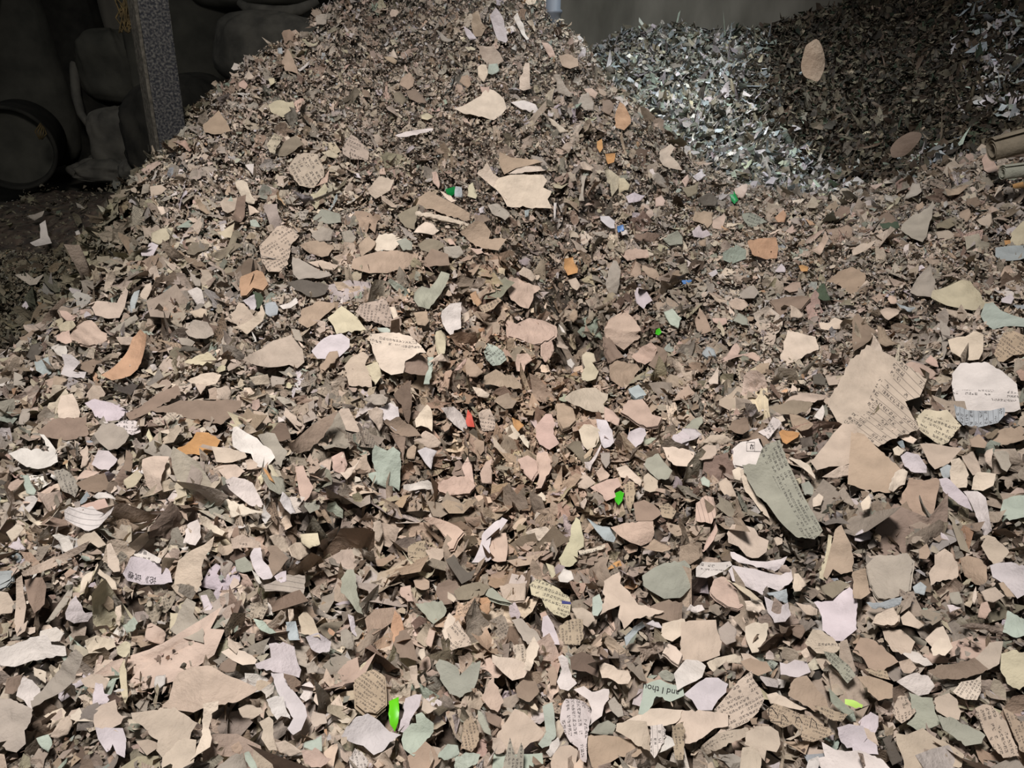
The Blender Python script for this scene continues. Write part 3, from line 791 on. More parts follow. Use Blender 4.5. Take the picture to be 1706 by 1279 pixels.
v *|grey-green scrap with a drawn loop|134,72 146,68 152,78 160,85 156,92 146,94 138,88 132,80
w|white feather-like roll|72,82 82,72 89,66 88,70 80,80 78,88 73,88
c|cream crumpled rectangle at the slope|150,63 170,64 182,68 180,82 164,82 156,76
l|lilac square corner|159,53 170,46 178,52 176,62 166,63
p *|pinkish page standing upright|24,42 34,30 40,30 43,38 42,50 48,60 38,66 28,60 24,52
c|white upright triangle|7,52 12,50 18,58 17,64 13,60
o|pale orange flap|0,34 8,36 12,42 6,48 2,42
p|pale striped page edges|6,74 16,70 26,76 26,86 20,96 12,88
p|pale bundle of page folds|26,72 36,70 40,84 34,96 30,106 24,106 28,92
c|pale pink rounded page|104,84 114,80 122,88 130,96 128,102 118,94 108,92
n|tan rounded page below the printed strip|121,118 132,115 142,120 150,128 140,136 124,136
T T8|printed round scrap|146,120 156,118 164,126 160,134 150,132
p|pink-brown tab|84,88 90,82 98,90 96,94 88,97
g|pale grey flap|88,68 98,68 98,78 94,84 90,78
u *|glossy bluish box fragment with dark marks|116,4 126,0 132,6 134,10 124,14 118,8
c|white arched chip|24,110 30,107 34,111 34,116 26,115
c|small cream peg|68,118 74,112 75,116 72,124 69,122
@1136,640
w B *|white label with a boxed emblem|52,64 60,57 76,53 80,62 81,67 76,76 74,82 64,82 53,80
v T64:7:0:0.45 *|large sage page with columns of characters along one edge|60,82 74,82 80,70 84,66 98,62 101,70 108,84 116,100 124,116 134,136 140,152 132,164 114,160 100,142 84,118 74,110 66,96
c|cream border beside the sage page|58,86 62,84 68,96 74,110 82,120 88,134 80,128 70,114 62,104
w T60 *|white slip bent like a bow tie|77,49 84,44 92,34 98,37 101,41 94,46 90,50 87,56 82,52
o *|orange-tan folded packet|96,50 100,47 110,47 117,50 115,55 104,60 100,58
t|pinkish brown wad|108,32 116,31 126,36 132,42 126,46 118,46 110,42
O *|grey-tan rounded page like a shoe|96,22 108,16 118,16 128,18 132,22 126,28 110,30 98,30 88,26
b|long pale folded strip|98,18 110,9 128,5 144,6 146,10 132,17 120,15
b *|cream page cracked across the middle|138,65 150,50 160,42 174,46 176,74 160,82 146,84 134,90 128,80
c|narrow pale page|140,92 156,82 176,78 176,86 154,94
c *|white triangular page|106,73 118,75 126,80 132,90 133,94 126,88 116,80
l|lilac rounded strip|0,46 14,46 20,50 12,56 0,60
v|olive flap|2,42 12,34 20,31 21,38 16,45 6,45
n *|brown flat page with a peak|46,43 56,34 63,25 66,36 68,46 60,48 52,46
b|domed beige page|16,66 24,60 34,61 35,68 30,74 20,76 14,74
b|low cream fold|18,58 28,50 42,50 52,56 40,60 28,58
n|brown-grey strip leading to the white label|52,58 62,48 80,44 88,56 84,64 78,54 66,54
m|pale mint chip|18,94 22,91 28,96 27,102 20,100
b|grey-cream scrap|36,96 44,92 50,100 54,112 44,112 38,104
c|small cream page block|50,86 56,82 61,86 58,96 52,94
p L75:7 *|pinkish page ruled with dark lines|14,118 24,112 32,114 34,128 30,140 14,138
c|cream bent chip|92,32 100,31 103,36 97,38
w|white tab with torn foot|131,32 140,20 142,28 139,36
d|dark drab strip at the packet|116,52 128,50 130,60 118,62
y|pale wedge tucked by the sage page|112,92 117,91 120,96 114,100
v|grey rounded page in a hollow|118,100 126,96 131,103 130,112 122,110
c|pale blunt page|130,114 136,108 141,112 138,120 130,122
@0,0,10
b R40:10:0:1:.40:1 *|largest ruled page with slanting lines of characters|1376,668 1420,606 1448,588 1490,605 1545,634 1532,660 1508,668 1520,692 1532,712 1490,738 1468,758 1440,735 1400,712
t *|broad plain card under the ruled page|1418,722 1440,726 1468,752 1500,780 1508,782 1504,812 1480,822 1440,816 1412,806
w T3:7:.58:.72 *|very large pale page with a smudged line and a drawn mark|1586,622 1600,602 1640,600 1670,618 1694,640 1700,680 1690,684 1640,686 1596,684 1588,655
@1420,640
u R88:8|blue-white page end with upright ruled lines|100,24 118,26 150,26 150,34 144,40 128,42 110,42 102,34
y T20:8:.3:1 *|page with a wavy torn edge and smudged print|63,34 72,22 84,26 94,26 100,34 108,43 102,48 96,56 88,60 76,54 66,48
b|grey-cream hull-shaped page|67,59 80,58 96,62 110,64 104,70 96,78 82,84 76,78
c *|upright cream page with round shoulders|97,76 106,73 112,80 116,90 113,103 104,103 98,96
c|cream square page|120,92 124,87 142,88 140,100 130,106 118,104
w *|tall pale strip running downhill|112,108 124,106 132,112 136,128 140,146 130,150 122,128 116,114
b|tan triangle with a bent neck|108,72 120,66 126,80 128,88 120,90 114,82
t *|wide tan page folded like drapery|46,114 54,102 54,86 70,90 82,86 86,92 84,110 78,126 60,128 52,120
c|cream peak beside the drapery|42,88 50,84 54,88 52,100 46,102 40,108 34,106
l|grey domed page|48,72 54,67 66,70 74,82 74,88 62,88 52,82
c|small grey-white square|40,64 45,61 52,66 47,71 42,70
c|ribbed pinkish page edge|38,46 46,44 56,50 64,56 60,60 48,54
l *|lilac-grey strip with a frayed edge|86,94 94,92 104,102 114,112 120,126 112,122 100,114 90,106
u|silvery bent chip|87,84 94,80 98,82 97,92 90,94
g|grey page leaning at the edge|140,68 154,68 158,80 154,88 148,84
c|white chip|8,118 16,110 19,114 17,124 10,126
t|brown curved strip|116,54 126,50 134,58 132,64 118,62
d|dark slate scrap|52,16 60,10 68,14 70,20 60,30 54,24
m *|pale blue-green printed scrap|150,116 160,112 176,108 176,134 156,136 147,126
t|brown rolled end|138,52 152,46 176,42 176,60 154,62 140,58
n|tan rounded page|46,122 54,116 60,128 58,134 46,136
c|pale narrow upright|132,64 138,60 140,68 136,80 131,76
@0,853
w L3:9 *|white page with two ruled lines on a curled end|68,6 72,0 92,-6 104,3 118,3 114,8 104,12 98,16 88,19 78,16 68,13
b *|long yellow-brown rolled page edge|22,64 34,54 50,46 68,40 88,36 84,42 66,48 50,56 34,64 24,68
w|white bent slip with a torn foot|54,24 60,22 68,24 72,32 75,38 70,41 62,39 60,32
c|white finned page|106,36 110,34 116,44 119,52 119,62 113,62 107,54
c|pale capsule-shaped roll|86,56 93,56 92,64 84,76 79,78 80,70
c|bent cream strip|96,48 99,56 107,62 114,68 116,76 108,76 106,68 98,62 94,56
l H *|white page headed with big bold characters|126,54 130,45 140,45 158,52 168,62 170,73 156,72 140,72 126,70 121,64
w T8:9|white upper page with two lines of small characters|136,38 142,36 152,42 162,48 160,52 146,48 134,44
l|torn grey-white wedge|65,100 70,88 76,82 80,90 85,100 96,98 88,108 74,110 66,106
g|long grey sliver standing diagonally|46,110 56,94 66,80 73,74 72,84 62,96 54,106
b *|tall cream page edge beside a brown cavity|18,70 24,66 24,82 26,94 24,112 28,108 26,120 18,126 14,110 16,90
w|pale slip with a serrated end|40,118 56,114 64,120 60,128 38,130
p|pinkish folded page|146,110 150,108 158,114 165,120 162,130 150,128 144,124
m|mint white triangle|122,112 134,104 137,110 132,118 126,120
u *|pale mint box corner|-4,60 6,58 11,58 12,68 6,74 -4,78
n|brown deep folded page|24,66 42,64 46,72 44,90 34,100 28,88
b|grey-beige fan page|76,28 84,22 94,20 100,26 106,32 98,36 90,30 78,36
l|pale page crest|8,34 18,26 24,34 26,37 16,38
c|ridged cream page|6,20 18,10 24,16 18,24 12,30
b|pale rounded page end|-2,78 8,80 14,90 12,100 -2,102
c|long pale spike|22,5 30,6 42,10 58,16 44,15 28,10
n|brown-grey page strip|40,12 50,5 66,8 68,14 56,15
c|narrow white spine|115,94 120,92 121,104 118,114 115,110
@284,853
b *|tall cream page with a ragged neck|4,72 5,58 8,48 20,38 34,32 44,24 42,34 34,44 31,54 32,66 26,80 18,72
l *|bluish white bent slip|79,44 83,36 90,35 91,44 92,48 98,54 102,64 100,66 92,67 86,62 82,54
l|small lilac square|103,64 110,59 115,58 115,69 108,71
g L8:9 *|flat grey page ruled with dark lines|92,72 100,70 116,62 134,62 133,78 133,84 120,80 104,78 94,78
g *|dull grey page folded like a dart|0,118 12,98 20,88 28,92 24,102 34,118 36,132 12,126
y|cream triangular corner|0,100 12,100 8,110 0,120
b|bent cream scrap with two arms|36,112 38,104 46,106 54,116 50,122 42,130 36,120
l|lilac strip hanging from the ragged page|30,83 36,82 42,94 38,104 33,96
w|white claw-shaped curl|83,62 88,64 92,74 90,74 85,68
p|pale eye-shaped pair of flaps|68,60 76,62 80,68 84,74 74,74 69,71 72,66
u|pale blue torn tab|114,112 124,110 127,120 128,130 118,128
b|pleated tan page|98,24 106,22 114,26 120,40 112,40 104,34
b|pale square-cornered page|124,30 130,30 137,42 128,48 120,44 116,36
y|yellowish page corner|128,22 146,20 149,32 138,36 130,30
m|mint leaf-like strip|82,106 94,110 106,120 100,122 88,116
b T8:6:.5:.75|beige page with a short line of print|60,26 72,22 80,26 90,30 90,36 76,35 62,36
c|pale rolled strip|28,5 36,6 48,16 55,22 52,26 42,20 32,14
g|long dark grey strip|134,88 148,96 160,106 156,107 142,100
b|page fragment with grey lower edge|127,104 134,96 142,106 149,124 140,122 130,120
n|brown bent page below the slip|98,36 106,34 118,46 110,58 102,64 98,54
w|crumpled white page|18,10 26,6 30,14 30,24 24,32 12,30
v|drab green square|64,48 74,44 80,50 82,58 72,60 65,58
w|tiny glossy chip|11,35 18,34 18,38 13,38
c|small white capsule|116,97 122,96 122,106 118,110
c|bent pale fin|46,96 52,98 52,106 48,109
@568,853
v *|sea-green fan-shaped page|76,95 88,90 92,88 100,88 105,96 106,100 100,106 92,111 86,106
T T8|round printed scrap with dense lines|66,36 72,33 82,32 86,40 88,48 82,57 75,56 68,48
b *|beige page beside the dense print|84,38 92,36 102,37 102,44 99,48 102,56 94,58 86,54 88,46
p *|pinkish page bundle with a hanging point|82,10 92,8 106,10 116,14 122,20 116,28 112,40 108,40 104,24 92,12
p *|smooth pink tab with vertical grain|147,28 152,22 164,20 166,34 164,49 156,50 148,46
l|pale striped page leaning behind the pink tab|134,44 140,28 142,20 150,12 160,5 166,8 158,18 150,24 147,34 150,46 140,50 130,50
p|cream heart-shaped chip|59,74 69,71 70,80 72,88 66,88 58,80
v *|long pale drooping page|0,66 6,58 12,58 16,74 18,90 22,102 16,100 8,88 0,80
t *|brown square-ended page|24,106 34,96 52,95 59,103 44,114 32,122 26,120
a|copper-brown leaf|50,116 54,108 60,110 64,120 70,132 62,138 52,134
O|dark olive slab|112,78 120,72 138,66 148,72 142,82 126,86 116,86
v *|mint fan of page corners|140,79 150,75 154,78 160,84 170,90 158,88 146,84
n|pinkish grey folded ball|96,66 104,62 114,66 118,74 110,86 100,88 94,80
b|small blunt pale peg|106,79 112,83 115,86 112,90 106,86
y|yellow-grey curved leaf|68,58 80,58 92,62 100,60 98,66 86,66 74,62
t|tan pebble-like wad|72,68 80,64 88,68 88,76 80,78 74,74
l|pinkish drooping sliver|6,102 12,104 16,118 16,126 10,118
b|ragged grey page in the slope|32,10 40,8 42,20 38,30 32,26
g|pale grey page foot|0,116 6,112 12,124 14,134 0,132
d|dark grey pages beneath the fan|104,48 112,42 118,52 126,60 134,58 130,66 120,72 112,60
c|pale tall page|100,118 108,100 114,106 112,118 104,128
b T40|curly printed page|106,120 118,112 128,126 132,138 110,138
a|orange-tan curl|138,92 148,90 149,98 146,102 140,98
p|pale narrow page|84,130 88,114 94,118 90,134
@852,853
y K18:8 *|cream page with four lines of print and a blue mark|18,72 24,68 32,70 48,78 58,86 59,92 58,102 52,108 42,104 34,96 30,86 20,82
b *|blank beige page block|-11,74 0,71 6,71 14,70 14,89 4,89 -8,86
T T85 *|brown page printed densely with small characters|46,114 54,108 64,106 71,108 72,122 68,132 54,132 48,126
l *|upright pale grey page shaped like a tooth|30,118 31,104 36,102 42,112 46,124 48,132 34,130
y *|sage page standing with forked prongs|47,46 52,38 57,28 60,12 64,4 68,8 72,26 72,34 66,38 66,48 58,54 50,54
p *|pink square-cornered page with a curled rim|96,13 110,10 126,9 141,9 141,22 138,28 128,33 118,30 108,24
v *|translucent grey plastic lid|130,62 142,54 152,50 172,48 178,54 178,74 168,84 152,86 138,78 130,72
b *|tan forked page in the hollow|92,68 100,62 110,58 108,70 118,80 126,92 140,96 152,100 140,104 122,106 112,116 106,102 108,92 96,98 88,104 92,90
m|sea-green tab|81,86 88,83 92,94 86,104 80,104
u *|white roll with a bluish bore|112,124 120,116 128,107 133,113 126,118 118,126 112,132
c T-15|narrow strip with a line of small print|66,38 80,36 94,31 92,36 80,40 68,42
c|cream crumple|14,20 24,16 34,14 42,20 42,26 32,30 20,26
o|coral-tan splinter|94,57 102,50 108,48 110,54 102,56
b|smooth brown-grey slope page|60,96 70,94 80,100 84,108 76,114 66,108
y|cream chip with a fold|34,50 42,52 44,62 40,65
w|small white rosette|46,64 52,56 60,60 62,66 56,70 48,70
u|dark sea-grey folded page|78,14 88,16 98,16 106,32 104,36 94,30 86,22
t|tan flat page|130,36 142,28 150,32 160,36 150,40 138,40
l|white triangular fold|133,110 140,106 152,114 144,114
c|pale rounded page at the bend|150,112 162,108 172,106 176,118 160,130 148,124
g|dark long page with lines|0,108 10,106 26,120 32,132 16,132
p|pale pink rounded chip|28,100 34,98 36,102 30,105
n|brown page under the lid|138,90 150,88 170,88 170,104 156,108 142,104
@1136,853
l *|bluish-white crumpled sheet|46,58 50,52 58,54 72,56 86,60 98,62 108,56 110,66 106,72 96,78 86,74 80,78 81,82 68,76 58,70 50,68
u|white-blue shining fold|84,80 98,78 104,76 105,86 106,93 96,88
l *|grey twisted sheet end|48,38 58,42 68,48 84,49 98,47 105,44 100,54 92,58 84,56 68,52 56,50 50,46
w T4:8:.2:.6|pale strip with a few printed marks|14,56 20,50 34,50 48,49 50,54 40,60 28,64 14,64
b *|tan bowl-shaped page|46,22 50,14 62,13 72,18 76,26 86,32 84,42 76,46 64,44 56,36 46,34
l *|pale lilac page with a heart-shaped top|131,89 142,88 150,88 158,80 167,75 170,78 174,88 174,116 160,128 152,128 140,118 139,104 136,96
c *|cream square page with a tapering foot|63,114 70,111 86,112 85,122 78,140 70,142 66,132 63,122
b *|large cream page with a creased corner|0,108 10,107 34,107 35,116 40,128 38,142 20,148 -2,146
c|small peach tooth-shaped page|110,74 112,60 116,60 120,66 124,72 118,78 112,79
t *|tan tall folded page|140,66 144,50 148,36 152,22 158,18 166,32 170,44 170,60 158,64 150,58 144,70
y|pale tall strip beside the folded page|137,68 142,46 146,24 150,26 148,50 144,70
p|pink-brown rounded block|28,78 32,66 40,64 50,74 60,82 62,92 56,96 46,94 34,86
c|peach frilled scrap|62,88 72,88 80,90 84,98 74,100 64,98
l|grey cylinder-like fold|84,86 98,92 106,90 110,104 104,110 92,110 86,98
b|white half-buried pair of pebbles|91,26 94,23 100,26 100,31 94,32
g|grey rubble-like page|36,116 46,108 54,116 54,128 44,132 38,126
b T4:7:.5:.75 *|cream page with a line of print near its lower edge|122,128 130,116 140,118 152,126 160,136 148,140 134,138
n|round brown pad|108,112 120,112 123,118 118,126 110,122
b|leaf-shaped pale page|116,94 128,92 136,98 136,104 124,102
p|pink ridged page edge|20,40 24,28 34,12 36,18 30,30 22,40
t|coppery page block|-2,34 8,31 18,34 18,46 8,52 -2,52
w|white shell pair|4,98 8,92 12,94 20,92 22,98 14,100
O|olive strip by the heart page|138,74 146,70 158,68 166,72 158,80 150,86 140,80
y|long yellow-brown strip|44,66 56,72 68,78 80,88 70,86 56,76
@1420,853
b *|cream folded page with a fluted shoulder|76,62 82,54 82,44 92,38 100,42 105,54 106,66 102,70 90,68 78,73
t *|tan curled page like an ear|107,46 114,42 124,44 132,52 134,66 130,73 120,70 110,62
l|white printed sheet below the downhill strip|137,54 146,50 158,50 172,56 176,80 164,86 152,72 140,66
b *|downhill strip's broad pale foot|128,34 134,24 142,26 154,36 156,40 150,50 140,52 134,44
m *|mint green page corner|152,108 154,98 164,102 176,108 176,122 160,124 150,118
c *|smooth pink-cream block|20,110 24,102 40,95 46,103 46,108 42,112 28,112
t|grey-tan square page|0,60 12,58 16,72 18,80 8,88 0,88
g *|hazy grey-green bundle of shreds|14,52 24,42 40,44 52,40 60,48 58,60 56,78 40,86 26,84 18,70
l|lilac-white roll lying on the heap|2,20 12,15 20,18 18,25 8,29 2,26
t|tan capsule-like page|28,14 38,10 48,16 50,20 44,24 34,20
b *|pale broad page with a printed dash|30,118 48,116 62,128 58,140 40,138 32,126
b|grey-beige flat page|48,104 56,98 64,106 72,112 66,116 50,112
c|cream page peak|72,126 84,114 90,112 96,124 98,132 80,134
t|copper-brown page corner|145,70 150,69 156,76 162,84 154,84 148,76
l|pale chip over a dark gap|94,92 100,92 108,95 100,98 97,100
l|pale pinkish flake|88,20 94,24 98,30 92,32 88,26
b|grey-cream page with a torn rim|128,80 142,74 152,84 140,90 132,88
u|teal printed chip|60,74 68,68 74,74 72,82 62,80
p|pale pink page|124,104 128,90 134,88 138,98 132,106
u|silver-blue long page|14,90 28,90 40,86 50,84 48,92 34,96 20,96
c|narrow pale tooth|120,80 123,74 124,84 121,92 119,88
g|grey blank page|96,80 106,78 110,90 104,92 98,90
t|brown round scrap|66,38 74,32 78,40 74,48 66,46
@0,1065
w *|broad white page folded like an open book|0,10 14,6 30,-2 48,-4 52,6 66,8 67,17 50,19 30,22 16,28 2,27 0,18
g *|long ribbed grey page sloping down|56,34 68,20 80,12 86,18 80,28 74,40 62,52 48,62 38,70 34,62 46,46
w *|crumpled greenish-white wad|18,48 22,38 32,40 40,48 40,58 36,66 30,70 24,60 16,56
g *|wide grey page draped beside the wad|-4,58 10,58 22,64 33,70 30,82 24,90 26,104 16,112 6,110 -4,100
b *|grey-cream page with a zigzag foot|94,70 104,64 115,60 117,72 123,78 120,84 112,88 118,92 106,88 96,90 93,82
l|pale grey fan under the zigzag page|96,90 108,88 122,88 126,100 125,120 116,114 112,104 106,112 98,100
y|tall thin beige blade|118,28 123,18 126,34 127,56 124,63 120,52
y|yellowish frayed flake|116,8 124,2 130,4 129,18 122,18 116,14
c|pale ribbed page edge|84,2 96,-4 114,0 115,8 104,12 88,14
w|small white box-shaped chip|155,36 165,33 164,44 158,48 154,44
b *|large clean grey-beige page with a dark crack|130,73 150,70 172,66 196,82 190,92 188,102 188,116 162,118 155,110 157,100 150,96 142,86 132,80
l|lilac glossy crumple|92,54 95,43 102,44 104,54 112,56 106,64 92,66
b|grey fold pointing down|60,80 70,74 72,84 68,94 58,98 50,96
b|pale crumpled ball|80,40 90,34 100,34 108,42 104,50 92,48 84,46
n|brown page inside a fold|6,40 22,36 20,48 12,56 4,54
c|orange-rimmed cream corner|34,28 46,32 46,44 40,40 34,36
m|mint flaky chip|36,98 48,94 52,104 48,112 40,106
b|grey-cream foot of a page|-4,112 4,114 8,128 -4,130
@284,1065
b *|biggest grey-beige page shaped like a fish|-16,66 -4,58 0,40 6,32 20,26 40,26 54,34 66,38 84,46 82,50 66,60 50,64 38,66 22,72 0,68
c *|pale page hanging from the fish-shaped page|36,66 50,62 48,70 42,74 38,88 42,98 42,108 32,114 22,122 30,98 32,84
b|grey page standing by the dark gap|-8,118 0,104 14,98 26,100 24,116 20,134 -8,134
l *|pale grey ribbon curling downhill|100,34 112,34 118,46 126,56 134,66 136,76 130,90 122,95 116,88 122,78 114,66 106,52
l *|lilac-grey mottled page|98,4 112,2 124,6 126,22 130,30 128,38 114,34 102,32 86,28 84,24 100,18
w *|white page torn into a swallowtail|95,60 104,56 112,56 114,66 119,79 110,76 106,80 100,72
b|cream forked scrap|88,82 98,76 102,80 102,94 106,110 98,110 90,98 92,90
b|square cream page|142,72 154,74 156,84 142,87 139,80
w|looping white strip|130,46 138,42 142,48 140,58 134,62 128,58 132,52
c|pale shirt-shaped scrap|146,50 152,48 154,64 148,66 142,60
n|dim brown flap behind the fish-shaped page|50,24 58,18 66,24 64,32 56,33 48,29
c|white ragged fringe|50,12 60,8 74,12 86,20 84,24 72,26 60,20
b|pale lying page|104,102 114,100 126,108 132,112 120,116 108,112
t|small grey-tan hexagon|60,106 68,101 72,108 68,114 62,112
m *|mint curled leaf at the foot of the heap|72,112 78,111 84,122 86,130 80,128 74,120
n|rounded grey-brown page|112,34 122,36 130,42 128,52 122,52 116,44
p|pale pink folded page|132,112 148,110 156,118 162,120 150,128 134,124
m|mint white folds|132,100 144,98 150,94 150,108 140,109 132,106
g|dark dish-like page with faint print|44,128 60,116 72,112 78,130 50,134
b|brown mottled cavity page|68,70 76,66 90,68 94,74 84,80 72,78
l|grey rounded page top|134,-2 146,-6 160,2 158,12 148,14 140,10
g|white shell and ragged frill|134,26 142,22 148,28 144,34 136,34
@568,1065
l *|grey-lilac square page folded across its middle|4,90 14,80 26,76 38,82 48,92 59,97 48,104 40,114 32,117 22,106 8,102 0,98
G *|neon green plastic strip|48,60 58,55 58,70 57,82 54,90 49,84 47,74
m *|pale mint page with a straight fold|62,92 70,84 75,84 74,76 80,74 92,84 92,92 84,102 80,110 72,118 62,110 60,100
v *|broad grey-green page with a deep notch|94,26 98,20 106,22 116,28 118,36 126,28 139,21 136,40 132,50 118,58 108,54 100,42
n *|smooth chestnut brown page|52,4 58,-8 66,-10 72,4 77,22 66,18 58,18
c *|peach page with a rough edge|150,16 158,18 170,18 184,24 188,28 182,38 170,42 160,34 150,24
b *|blank grey-beige square page with a tab|155,94 164,80 172,66 182,72 202,92 196,100 188,102 180,110 166,116 154,106
T T35 *|page fragment with a small boxed diagram|13,42 22,36 32,34 42,40 44,54 44,66 34,76 24,76 14,66 14,56
m *|mint page half under the blank square page with a tab|196,104 204,92 200,66 210,62 212,72 214,96 206,106 200,108
t|tan long page|66,116 74,112 84,102 92,108 100,118 92,130 68,132
m *|shiny sea-green page lying flat|152,112 172,114 200,114 202,130 150,132
m|dark mint crumple|98,112 106,104 116,106 118,114 106,120 96,118
m|pale mint folded page|112,118 124,112 138,114 136,122 124,128 112,128
p|pinkish brown smooth page|140,58 146,44 152,36 158,54 162,62 156,72 146,66
n|brown curved page|142,68 152,74 160,78 158,86 146,82
T T80|printed narrow page|122,82 130,76 136,86 138,100 130,112 120,108 120,98
b|pale feather-shaped fold|68,28 76,26 76,40 80,48 74,50 70,40
y|pale upright scrap|20,26 28,20 32,26 30,36 24,38 18,34
l|grey drooping page|64,58 74,52 80,52 78,66 70,78 64,90 56,88 62,74
b|brown-beige bent page|82,58 88,62 96,70 86,74 80,70
w T80 *|white printed scrap with rough rim|8,118 14,108 22,112 28,122 24,130 10,130
b|pale cream wedge|32,124 42,112 52,106 50,114 42,126 36,130
b|cream rounded page|150,98 158,98 164,106 162,112 154,114 150,108
v|sage pointed page|136,70 140,72 146,84 150,96 142,92 136,80
c|small peach teardrop|77,10 83,8 84,16 80,20 77,15
@852,1065
w T85:9 *|curled page with three upright columns of characters|54,58 64,56 74,58 80,66 78,80 76,92 75,108 74,120 68,118 66,106 58,100 52,90 48,78 50,66
w *|white page with a torn scalloped rim|62,50 72,46 80,52 86,51 92,49 97,50 97,60 92,66 90,76 82,82 78,86 80,70 76,60
w *|white peak with a pale blue tip|46,18 50,16 56,20 57,28 60,38 65,44 56,52 48,50 45,42 50,30
c *|crumpled cream page shaped like a cloud|87,26 92,23 102,26 106,30 116,31 119,38 116,44 106,44 96,38 90,38
m W *|pale mint page printed upside down|132,45 148,40 156,44 170,46 172,56 158,62 144,56 138,68 134,76 126,74 130,58
c|pinkish cream page|114,80 126,74 136,68 148,68 170,70 166,80 148,88 136,86
t *|wide brown-grey page|76,96 92,94 108,96 124,100 130,112 122,117 108,116 98,122 88,130 80,126 76,112
b *|light beige page spread above the wide brown-grey page|105,82 120,80 134,82 138,96 138,110 126,106 116,98 104,90
w *|pointed white triangle on lined pages|140,115 146,102 154,95 160,98 162,105 154,110
c|white block at the mint print|152,10 156,4 164,8 170,16 166,26 158,20 150,14
v|sage flap at the dark roots|146,34 154,30 164,36 160,42 150,40
b *|pale page at the foot of the printed columns|40,116 48,106 58,104 66,110 64,124 60,132 38,132
w|pale bluish wrapper|34,114 40,102 46,100 48,106 42,114 38,120
k|dark brown page with a smooth face|58,18 70,12 80,16 88,28 86,38 74,32 60,30
n|rounded mauve-brown page|4,48 12,40 24,42 28,52 18,62 6,58
t|twisted column page|36,30 42,26 46,34 44,46 38,46
c T85|dim printed page end|2,6 12,4 16,14 12,24 4,22
c|pale upright page over the dark|14,12 22,3 28,12 22,24 18,36 12,36 14,22
g|grey smooth roll|96,62 102,58 110,68 112,76 106,78 98,70
v|grey-green folded page|78,92 86,82 96,80 104,84 100,92 88,94
w R88:8 *|lined page strip with upright rules|138,86 150,84 154,96 148,108 142,118 138,112
T T86|printed strip at the white triangle|160,86 172,82 172,120 164,120 160,104
p|salmon scrap at the frame's foot|62,124 68,118 72,122 70,132 62,132
@1136,1065
b T-27:8 *|page with many slanting lines of characters|32,70 44,56 56,42 69,33 70,40 78,50 82,60 76,72 66,82 50,90 32,98 46,82 48,76
b T-24:7:.25:.5 *|long curled page end with a line of print|6,110 20,102 34,94 50,88 64,82 70,88 58,96 44,106 24,112 8,114
l *|grey-lilac tray-shaped page|2,54 14,44 24,38 36,38 46,44 44,52 36,60 30,70 16,70 10,60
c *|cream page with a pink patch|0,70 20,71 46,74 46,86 30,90 20,98 8,104 -4,104 -6,84
w|white crumple above the tray-shaped page|-8,34 4,20 16,20 24,26 20,38 8,44 -4,48
c|bent white page|24,24 34,18 48,16 57,18 58,25 44,22 36,28 30,34 26,30
t *|smooth grey-tan kite-shaped page|108,44 112,39 124,36 132,46 144,60 146,68 132,72 124,66 106,56
T T20 *|wide page with sketched lines of a figure|84,70 92,64 104,68 118,74 130,76 140,84 152,94 142,98 130,102 120,100 116,90 110,84 100,88 88,82
c|pale beak-shaped fold|84,56 94,54 106,60 124,70 118,72 104,68 88,64
b *|grey mound-like crumple|64,92 74,86 88,86 96,92 98,104 94,112 84,110 82,120 74,110 62,104
w *|bluish white sheet at the lower edge|139,102 150,108 162,111 176,110 186,114 200,120 210,132 140,132 134,118 142,116
w|white fold left of the bluish sheet|126,120 136,116 137,124 134,132 124,130
l|blue-grey glossy page|97,22 104,24 112,20 124,22 128,32 116,37 98,35
b|cream block below the crumple|60,108 70,106 80,112 78,130 58,132
G *|lime green paper tag|162,59 170,60 180,65 179,68 170,67 162,64
v|sage page beside the lime tag|146,48 152,54 162,64 172,72 166,76 156,70 148,62
l *|lilac-white square page beside the dark gap|154,88 166,84 180,86 184,98 178,106 164,108 158,102
t|brown dim page|58,22 68,18 84,22 90,32 76,36 64,30
T T12|page with faint print at a folded rim|132,70 142,68 156,72 166,78 160,84 148,80
v T40|grey speckled page|140,12 152,14 166,26 172,36 164,44 154,30 144,20
c|thin pale triangle with pleats|118,12 124,8 128,16 122,19
@1420,1065
b *|big pale page bent like a tent|43,97 54,98 62,94 70,90 84,98 94,104 104,112 111,118 108,132 52,132 50,118 44,106
t *|pink-tan six-sided page|0,12 8,-2 20,0 32,8 46,22 34,28 30,34 16,28 12,20
b T78 *|small page with a fine printed grid|40,72 46,60 54,57 64,72 58,80 50,85 44,80
t|grey-tan flap with a thin edge|4,38 16,36 28,40 40,46 40,58 26,61 18,54
T T15|strip with a line of tiny print|12,29 24,28 34,31 37,40 28,38 16,33
w *|white hat-shaped page|44,42 54,36 62,33 76,36 82,46 76,54 66,56 56,50
n *|large mouse-brown wing-shaped page|74,33 86,26 104,24 120,20 134,32 122,36 104,40 84,40
b *|tall cream page with a bent top|121,20 128,12 136,2 150,2 148,14 146,24 134,30 126,28
y *|smooth cream page at the side edge|148,14 160,10 176,14 176,44 166,50 154,44 147,30
v *|grey-green smooth hollow page|56,52 66,56 80,58 82,72 88,84 78,88 64,90 54,84 62,76
b T72:9 *|page with slanting columns of characters in the corner|122,68 130,64 140,66 154,84 162,104 166,116 150,118 140,108 130,90
T T72|second columned page at the corner|150,70 160,74 176,84 176,116 168,112 160,94
c T-60 *|pale page with a short heading and ticks|100,52 108,42 122,40 128,36 128,50 124,60 116,60 108,58
b|beige page sheet below the heading|82,58 96,54 104,60 108,72 106,80 94,78 84,72
v|sage page with a ruled edge|84,76 100,78 120,88 132,96 128,104 112,106 100,96 90,90
c *|cream roundish page in two lobes|78,10 86,-2 96,0 100,8 92,16 86,14 80,16
